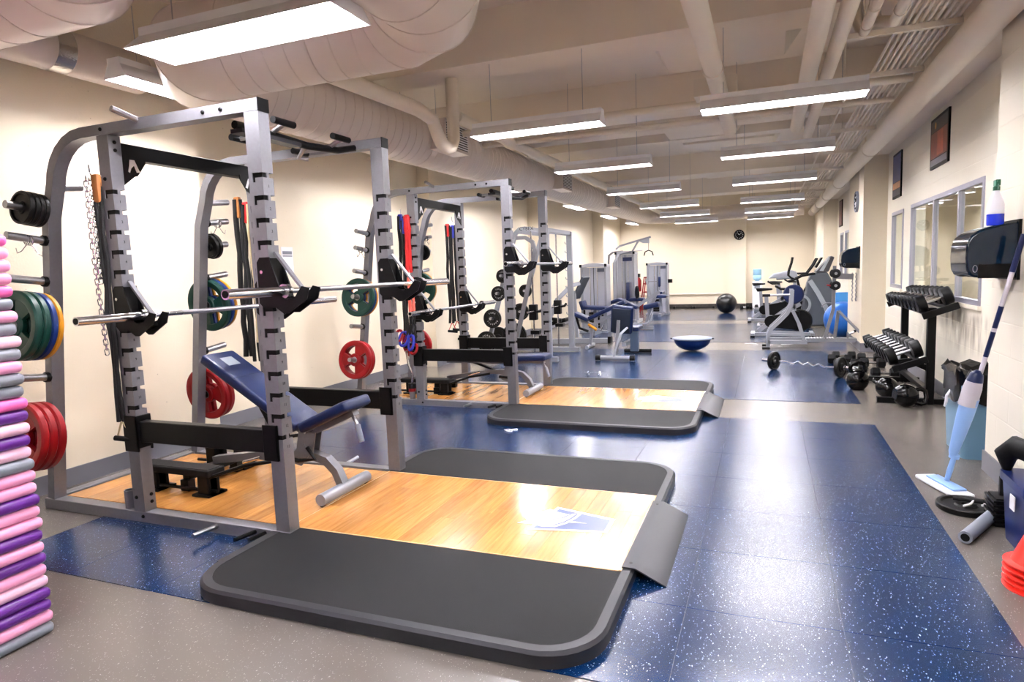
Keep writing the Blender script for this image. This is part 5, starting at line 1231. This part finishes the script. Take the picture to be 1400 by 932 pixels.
t = thing('weight_machine', 'silver weight stack machine with round blue pad, rightmost of the three', 'exercise machine', (-2.95, 19.2, 0), 'weight stack machines')
stack_tower(t, -3.28, -2.68, 19.2, 19.6, 1.47)
MB().cyl((-3.2, 19.0, .98), (-2.9, 19.0, .98), .012, 8).build('pad_arm', M_SILV, t)
MB().obox((-2.87, 18.95, .97), (.07, .16, .30), None, .03, 3).build('round_pad', M_BLUEPAD, t)
MB().box((-2.68, 19.3, .92), (-2.56, 19.4, 1.03)).build('cup_holder', M_BLACK, t)
MB().obox((-2.78, 18.6, .56), (.34, .36, .08), None, .02, 2).build('seat', M_BLUEPAD, t); MB().bar([(-2.8, 18.6, .52), (-2.8, 18.7, .03)], .07, .07, (1, 0, 0)).build('seat_post', M_SILVL, t)
MB().bar([(-3.25, 18.9, 1.05), (-3.1, 18.9, .55), (-2.95, 18.7, .45)], .05, .05).build('lever_arm', M_SILVL, t)
MB().bar([(-2.8, 18.4, .04), (-2.8, 19.2, .04)], .09, .07, (1, 0, 0)).build('foot_rail', M_SILVL, t)
# ---- red stepladder frame and red ball in the far corner
t = thing('red_frame_stand', 'red tubular stand in the far left corner behind the machines', 'stand', (-3.45, 20.7, 0))
for s in (0, .34): MB().tube([(-3.72, 20.5+s, 0), (-3.58, 20.5+s, 1.08), (-3.38, 20.5+s, 1.08), (-3.30, 20.5+s, 0)], .022, 8).build('leg_frame', M_RED, t)
for z in (.35, .62, .88): MB().tube([(-3.68+z*.12, 20.5, z), (-3.34, 20.5, z)], .02, 8).build('rung', M_RED, t); MB().tube([(-3.60, 20.5, z), (-3.60, 20.84, z)], .018, 8).build('rung', M_RED, t)
MB().tube([(-3.58, 20.5, 1.08), (-3.58, 20.84, 1.08)], .02, 8).build('rung', M_RED, t); MB().tube([(-3.38, 20.5, 1.08), (-3.38, 20.84, 1.08)], .02, 8).build('rung', M_RED, t)
t = thing('fire_extinguisher', 'red extinguisher hung in the far left corner beside the cable tower', 'extinguisher', (-3.85, 20.9, .62))
MB().lathe([(0, 0), (.10, .01), (.11, .05), (.11, .36), (.07, .44), (.03, .47), (0, .47)], (-3.85, 20.9, .62), (0, 0, 1), 20).build('cylinder', M_RED, t)
MB().box((-3.92, 20.82, 1.09), (-3.78, 20.98, 1.2)).build('valve', M_BLACK, t); MB().tube([(-3.85, 20.9, 1.2), (-3.80, 20.86, 1.34), (-3.92, 20.88, 1.34), (-3.88, 20.9, 1.2)], .014, 8).build('handle', M_WHITE, t)
# ---- loose benches
t = thing('upright_bench', 'blue bench with upright back seen from behind on the blue floor', 'bench', (-2.15, 9.66, 0))
fb = MB().cyl((-2.37, 9.66, .05), (-1.92, 9.66, .05), .036, 16).build('foot_bar', M_SILVL, t)
for x0, x1 in ((-2.45, -2.37), (-1.92, -1.84)): MB().cyl((x0, 9.66, .05), (x1, 9.66, .05), .042, 16).build('rubber_end', M_RUB, fb)
MB().bar([(-2.16, 9.66, .07), (-2.12, 9.68, .22), (-2.06, 9.72, .42), (-1.98, 9.80, .50)], .09, .03, (0, 1, 0)).build('curved_leg', M_SILVL, t, ang=25)
MB().bar([(-2.13, 9.70, .12), (-2.10, 9.74, .62)], .03, .05, (0, 1, 0)).build('back_support', M_SILV, t)
M = rotX(.32) @ rotY(.12)
MB().obox((-2.07, 9.86, .62), (.34, .075, .46), M, .025, 3).build('back_pad', M_BLUEPAD, t, ang=50)
MB().obox((-2.075, 9.812, .605), (.28, .012, .40), M, .004, 1).build('back_board', mat('dark slate board', (.10, .13, .18), .5), t)
MB().obox((-2.0, 10.18, .46), (.32, .42, .07), None, .022, 2).build('seat_pad', M_BLUEPAD, t)
MB().bar([(-2.02, 9.72, .25), (-2.0, 10.5, .25), (-2.0, 10.62, .05)], .06, .06, (1, 0, 0)).build('spine', M_SILVL, t); MB().cyl((-2.2, 10.62, .04), (-1.75, 10.62, .04), .034, 12).build('front_foot', M_RUB, t)
MB().box((-1.96, 9.9, .12), (-1.84, 10.0, .42)).build('counter_leg', mat('slate pad', (.18, .24, .32), .5), t)
t = thing('decline_bench', 'blue decline bench bent in a V with a yellow handle', 'bench', (-2.75, 11.2, 0))
Yb = 11.25
MB().obox((-3.09, Yb, .57), (.30, .26, .07), rotY(.40), .02, 2).build('seat_pad', M_BLUEPAD, t)
MB().obox((-2.62, Yb, .68), (.72, .26, .07), rotY(-.42), .02, 2).build('back_pad', M_BLUEPAD, t)
MB().bar([(-3.1, Yb, .50), (-2.9, Yb, .42), (-2.3, Yb, .70)], .06, .05).build('spine', M_SILVL, t)
MB().tube([(-3.2, Yb, .58), (-3.14, Yb, .36), (-2.98, Yb, .30)], .024, 10).build('foot_hook', M_BLACK, t)
MB().tube([(-2.93, Yb-.16, .44), (-2.78, Yb-.17, .34)], .024, 10).build('yellow_grip', M_YEL, t); MB().tube([(-2.78, Yb-.17, .34), (-2.70, Yb-.16, .34), (-2.66, Yb-.15, .44)], .014, 8).build('handle_loop', M_CHROME, t)
MB().bar([(-2.9, Yb, .42), (-2.95, Yb, .04)], .06, .05).build('rear_leg', M_SILVL, t); MB().bar([(-2.3, Yb, .68), (-2.15, Yb, .04)], .06, .05).build('front_leg', M_SILVL, t)
for x in (-2.95, -2.15): MB().cyl((x, Yb-.25, .035), (x, Yb+.25, .035), .033, 12).build('foot_bar', M_RUB if x > -2.5 else M_SILVL, t)
t = thing('back_extension_bench', 'blue arched pad on a silver frame rising to the right', 'bench', (-3.0, 14.6, 0))
Yb = 14.6
MB().obox((-3.33, Yb, .62), (.46, .30, .08), rotY(-.34), .025, 2).build('rear_pad', M_BLUEPAD, t)
MB().obox((-2.92, Yb, .60), (.50, .30, .08), rotY(.40), .025, 2).build('front_pad', M_BLUEPAD, t)
MB().bar([(-2.85, Yb, .46), (-2.2, Yb, .86)], .11, .07).build('long_beam', M_SILVL, t)
MB().bar([(-3.1, Yb, .62), (-3.1, Yb, .06)], .07, .07).build('post', M_SILVL, t); MB().bar([(-2.3, Yb, .80), (-2.55, Yb, .05)], .06, .06).build('front_leg', M_SILVL, t)
MB().bar([(-3.35, Yb, .05), (-2.35, Yb, .05)], .08, .07).build('base_rail', M_SILVL, t)
MB().obox((-2.38, Yb-.1, .55), (.34, .26, .11), rotY(-.2), .03, 2).build('knee_pad', M_BLUEPAD, t)
MB().cyl((-2.15, Yb-.2, .83), (-2.15, Yb+.2, .83), .03, 10).build('top_bar', M_BLUEPAD, t)
MB().tube([(-2.75, Yb-.3, .16), (-2.45, Yb-.3, .17), (-2.36, Yb-.3, .24), (-2.34, Yb-.25, .40)], .02, 8).build('step_loop', M_SILVL, t)
# ---- balls
t = thing('balance_dome', 'blue half ball balance trainer lying flat side up on the floor', 'balance trainer', (-1.14, 10.98, 0))
R = .30
MB().lathe([(0, .004)] + [(R*sin(radians(a))*.98, .004+.19*(1-cos(radians(a)))) for a in (15, 30, 45, 60, 75, 90)], (-1.14, 10.98, 0), (0, 0, 1), 40).build('dome', M_BLUER, t, ang=60)
MB().lathe([(0, .228), (.27, .228), (.315, .222), (.325, .208), (.315, .196), (.28, .192), (0, .192)], (-1.14, 10.98, 0), (0, 0, 1), 40).build('platform_rim', mat('grey blue platform', (.36, .40, .47), .45), t, ang=40)
for s in (-1, 1): MB().obox((-1.14+s*.325, 10.98, .208), (.05, .10, .018), None, .006, 2).build('grip_tab', M_BLACK, t)
tag(MB().sphere((-1.065, 19.49, .285), .285, 36, 22).build('exercise_ball', mat('black vinyl', (.06, .06, .065), .3), ang=180), 'black exercise ball near the far wall', 'ball')
for x, r in ((-.62, .07), (-.36, .075)): dumbbell('small dark dumbbell on the floor %s the far wall' % ('left of the pair against' if x < -.5 else 'right of the pair against'), (x, 21.1, r*.87), (1, .2, 0), r, .26, 'dumbbells by the far wall', True, .09, 'hex_dumbbell')
for k, (x0, x1, y) in enumerate(((-3.1, -2.0, 21.7), (-2.45, -1.3, 21.6))):
    t = thing('floor_bar', 'dark bar lying along the far wall, %s one' % ('left' if k == 0 else 'right'), 'bar', ((x0+x1)/2, y, 0)); MB().cyl((x0, y, .045), (x1, y, .045), .015, 10).build('shaft', M_IRON, t)
    for x in (x0+.25, x1-.3): MB().cyl((x, y, .045), (x+.07, y, .045), .045, 14).build('collar', M_IRON, t)
# ---- water cooler
t = thing('water_cooler', 'white water cooler with a blue bottle at the far wall', 'water cooler', (-.26, 21.4, 0))
MB().box((-.40, 21.25, 0), (-.12, 21.55, .84)).build('cabinet', M_WHITE, t, bevel=.02); MB().box((-.34, 21.22, .62), (-.18, 21.25, .74)).build('tap_recess', M_GREYP, t)
MB().lathe([(.05, .84), (.07, .87), (.125, .90), (.125, 1.02), (.118, 1.03), (.125, 1.04), (.125, 1.2), (.10, 1.22), (0, 1.22)], (-.26, 21.4, 0), (0, 0, 1), 24).build('bottle', mat('blue water bottle', (.55, .72, .82), .15), t)

# ================================================================== FAR RIGHT: CARDIO
M_SHELL = mat('grey machine shell', (.34, .36, .39), .4); M_SHELLL = mat('light grey machine shell', (.58, .60, .62), .4)
# ---- plate loaded frame machine in front
t = thing('frame_machine', 'silver frame machine with a blue disc before the cardio machines', 'exercise machine', (.6, 11.8, 0))
for y in (11.35, 11.75):
    MB().bar([(.03, y, .0), (.03, y, .22), (.08, y, .33), (.20, y, .45), (.32, y, .58), (.38, y, .72), (.39, y, .96)], .05, .06).build('curved_post', M_SILVL, t, ang=25)
    MB().bar([(.40, y, .62), (.50, y, .40), (.58, y, .12)], .045, .05).build('rear_strut', M_SILVL, t, ang=25)
    MB().bar([(.03, y, .11), (.62, y, .11)], .05, .06).build('base_rail', M_SILVL, t)
    MB().bar([(.05, y, .24), (.55, y, .22)], .03, .04).build('side_rail', M_SILVL, t)
    MB().box((-.06, y-.05, 0), (.06, y+.05, .03)).build('foot', M_BLACK, t)
MB().bar([(.03, 11.35, .05), (.03, 11.75, .05)], .05, .05, (1, 0, 0)).build('cross_foot', M_SILVL, t); MB().bar([(.58, 11.35, .13), (.58, 11.75, .13)], .05, .05, (1, 0, 0)).build('cross_foot', M_SILVL, t)
MB().lathe([(0, -.04), (.15, -.04), (.165, -.02), (.165, .02), (.15, .04), (0, .04)], (.43, 11.9, .86), (.15, 1, 0), 32).build('blue_disc', M_NAVY, t, ang=30)
MB().cyl((-.02, 11.5, .87), (.42, 11.55, .87), .016, 10).build('cross_handle', M_STEEL, t); MB().cyl((-.06, 11.5, .87), (.06, 11.51, .87), .024, 10).build('handle_grip', M_BLACK, t)
MB().bar([(.6, 11.55, .13), (1.05, 11.6, .13), (1.36, 11.6, .12)], .16, .06, (0, 1, 0)).build('footway', M_SILVL, t)
for k in range(9): MB().box((.64+k*.045, 11.47, .16), (.655+k*.045, 11.63, .168)).build('tread_rib', M_WHITE, t)
MB().bar([(.88, 11.5, .15), (1.0, 11.5, .62), (1.01, 11.5, 1.32)], .045, .05).build('mast', M_SILV, t); MB().bar([(1.03, 11.55, .14), (1.08, 11.55, .60)], .04, .05).build('mast', M_SILV, t)
MB().tube([(.93+.09*cos(radians(a)), 11.5, .66+.07*sin(radians(a))) for a in range(0, 181, 20)], .011, 8).build('mast_ring', M_SILV, t)
MB().tube([(1.08, 11.5, .60), (1.22, 11.4, .44), (1.36, 11.3, .28)], .022, 10).build('side_arm', M_SILV, t); MB().tube([(1.2, 11.4, .17), (1.24, 11.35, .25), (1.3, 11.35, .28)], .014, 8).build('lever', M_STEEL, t); MB().sphere((1.3, 11.35, .29), .022, 10, 6).build('lever_knob', M_BLACK, t)
for z, m in ((1.20, M_RUB), (1.01, M_RUB)):
    for yy in (11.38, 11.60): MB().lathe([(0, -.035), (.055, -.035), (.072, -.02), (.072, .02), (.055, .035), (0, .035)], (1.02, yy, z), (.25, 1, 0), 20).build('roller_pad', m, t, ang=30)
    MB().cyl((1.02, 11.33, z), (1.02, 11.65, z), .022, 10).build('roller_axle', M_STEEL, t)
MB().cyl((.9, 11.48, 1.02), (.98, 11.48, 1.0), .012, 8).build('red_pin', M_RED, t)
MB().bar([(1.02, 11.5, 1.16), (1.28, 11.5, 1.14)], .04, .09).build('upper_arm', M_SILV, t)
t = thing('hanging_cable', 'coil of grey chain hanging at the right pilaster beneath the dispenser', 'chain', (1.31, 11.6, .7))
for s in (-.025, .025): MB().tube([(1.30+s+.012*(k % 2), 11.62, 1.2-k*.035) for k in range(14)], .009, 6).build('strand', M_STEEL, t)
tag(MB().sphere((1.31, 13.2, .325), .325, 36, 22).build('exercise_ball', mat('bright blue vinyl', (.10, .38, .72), .3), ang=180), 'blue exercise ball on the floor half hidden by the far right pilaster', 'ball')
t = thing('blue_board', 'flat light blue board standing behind the blue ball', 'board', (1.5, 13.62, 0)); MB().box((1.22, 13.60, 0), (1.64, 13.63, .80)).build('board', mat('sky blue foam', (.30, .62, .86), .5), t, bevel=.006)
# ---- stair/elliptical trainer with tall grey shroud
t = thing('elliptical_trainer', 'tall elliptical trainer with a big grey shroud at the right', 'exercise machine', (.8, 15, 0), 'cardio machines')
pr = [(.62, .04), (.72, .55), (.80, .95), (.86, 1.10), (1.0, 1.17), (1.18, 1.17), (1.27, 1.0), (1.33, .6), (1.36, .05)]
MB().prism(pr, 'y', 14.95, 15.35).build('shroud', M_SHELL, t, ang=30, bevel=.03)
MB().bar([(.85, 14.9, 1.0), (1.0, 14.88, .75), (1.15, 14.86, .45), (1.27, 14.85, .10)], .05, .09).build('shroud_stripe', M_SHELLL, t, ang=25)
MB().prism([(.30, .06), (.85, .98), (1.20, .10)], 'y', 15.05, 15.25).build('drive_cover', M_BLACK, t, bevel=.02)
MB().prism([(.95, 1.17), (1.20, 1.17), (1.31, 1.47), (1.24, 1.50)], 'y', 14.9, 15.4).build('console', mat('charcoal plastic', (.23, .22, .24), .4), t, bevel=.02)
MB().prism([(1.03, 1.20), (1.10, 1.19), (1.22, 1.44), (1.19, 1.46)], 'y', 14.88, 14.9).build('console_rim', M_SHELLL, t)
MB().prism([(.98, 1.27), (1.02, 1.25), (1.14, 1.47), (1.10, 1.48)], 'y', 15.5, 15.8).build('second_screen', M_BLACK, t, bevel=.01)
for y in (14.95, 15.4):
    MB().tube([(.52, y, 1.50), (.50, y, 1.38), (.45, y, 1.22), (.44, y, 1.12), (.50, y, 1.06), (.62, y, 1.02), (.66, y, .85)], .02, 8).build('swing_arm', M_BLACK, t)
    MB().tube([(.44, y-.04, .98), (.60, y-.04, 1.05), (.70, y-.04, 1.10), (.95, y, 1.14)], .022, 8).build('hand_rail', M_BLACK, t)
    MB().tube([(.62, y, 1.15), (.80, y, 1.15), (.92, y, 1.32), (.99, y, 1.46)], .02, 8).build('fixed_handle', M_BLACK, t)
    MB().bar([(.05, y, .12), (.45, y, .42), (.72, y, .62)], .05, .05).build('pedal_link', M_SILVL, t)
    MB().box((.02, y-.09, .12), (.36, y+.09, .16)).build('foot_plate', M_BLACK, t, bevel=.01)
MB().lathe([(.17, -.03), (.22, -.03), (.22, .03), (.17, .03), (.17, -.03)], (.66, 14.9, .50), (0, 1, 0), 32, cap=False).build('flywheel_ring', M_SHELLL, t)
MB().bar([(-.15, 15.15, .05), (1.3, 15.15, .05)], .10, .07).build('base_rail', M_SILVL, t)
for x in (-.15, .75): MB().bar([(x, 14.8, .04), (x, 15.5, .04)], .06, .06, (1, 0, 0)).build('stabiliser', M_SILVL, t)
MB().lathe([(0, -.02), (.045, -.02), (.045, .02), (0, .02)], (.82, 14.75, .05), (0, 1, 0), 16).build('wheel', M_BLACK, t)
MB().obox((.58, 14.8, .55), (.07, .03, .07), None, .01).build('yellow_tab', M_YEL, t)
# ---- two exercise bikes
def bike(label, x, y, m):
    t = thing('exercise_bike', label, 'exercise bike', (x+.35, y, 0), 'cardio machines')
    MB().bar([(x-.12, y, .10), (x+.20, y, .36), (x+.62, y, .62)], .06, .08).build('main_beam', m, t)
    MB().bar([(x+.05, y, .30), (x+.02, y, .78)], .06, .07).build('seat_post', m, t)
    MB().prism([(x-.14, .86), (x+.13, .89), (x+.13, .92), (x-.05, .93), (x-.17, .93)], 'y', y-.11, y+.11).build('saddle', M_BLACK, t, bevel=.015)
    MB().bar([(x+.55, y, .36), (x+.42, y, .88)], .06, .07).build('handlebar_post', m, t)
    MB().tube([(x+.18, y-.18, .96), (x+.28, y-.2, .90), (x+.44, y-.12, .90), (x+.44, y+.12, .90), (x+.28, y+.2, .90), (x+.18, y+.18, .96)], .018, 8).build('handlebar', M_BLACK, t)
    MB().lathe([(0, -.05), (.19, -.05), (.21, -.02), (.21, .02), (.19, .05), (0, .05)], (x+.62, y, .30), (0, 1, 0), 28).build('flywheel', M_BLACK, t, ang=30)
    MB().lathe([(0, -.03), (.11, -.03), (.11, .03), (0, .03)], (x+.10, y-.07, .29), (0, 1, 0), 24).build('crank_cover', M_BLACK, t)
    MB().prism([(x+.1, .18), (x+.6, .12), (x+.6, .48), (x+.1, .40)], 'y', y-.075, y-.045).build('chain_guard', M_BLACK, t, bevel=.01)
    MB().bar([(x-.22, y, .04), (x+.85, y, .04)], .07, .06).build('base_rail', m, t)
    for xx in (x-.22, x+.82):
        f = MB().bar([(xx, y-.26, .05), (xx, y+.26, .05)], .07, .06, (1, 0, 0)).build('foot_bar', m, t)
        for s in (-1, 1): MB().box((xx-.04, y+s*.26-.03, 0), (xx+.04, y+s*.26+.03, .035)).build('foot_cap', M_BLACK, f)
    return t
bike('silver exercise bike with black flywheel in front of the elliptical trainer', -.02, 13.3, M_SILVL)
bike('silver exercise bike standing behind the first bike', -.15, 16.6, M_SILVL)
bike('silver exercise bike farthest back beside the grey treadmill', .25, 17.8, M_SILVL)
t = thing('treadmill', 'grey treadmill with low console behind the bikes', 'exercise machine', (.3, 18.8, 0), 'cardio machines')
MB().box((-.30, 18.5, .05), (1.05, 19.15, .18)).build('deck', M_SHELL, t, bevel=.02); MB().box((-.28, 18.6, .18), (.75, 19.05, .185)).build('belt', M_BLACK, t)
for y in (18.52, 19.12): MB().bar([(.82, y, .15), (.68, y, 1.0)], .05, .07).build('upright', M_SHELLL, t); MB().tube([(.68, y, .98), (.25, y, .96)], .025, 8).build('hand_rail', M_SHELL, t)
MB().prism([(.05, .98), (.78, .98), (.74, 1.14), (.62, 1.18), (.18, 1.10)], 'y', 18.5, 19.15).build('console', mat('mid grey plastic', (.52, .53, .56), .4), t, bevel=.03)
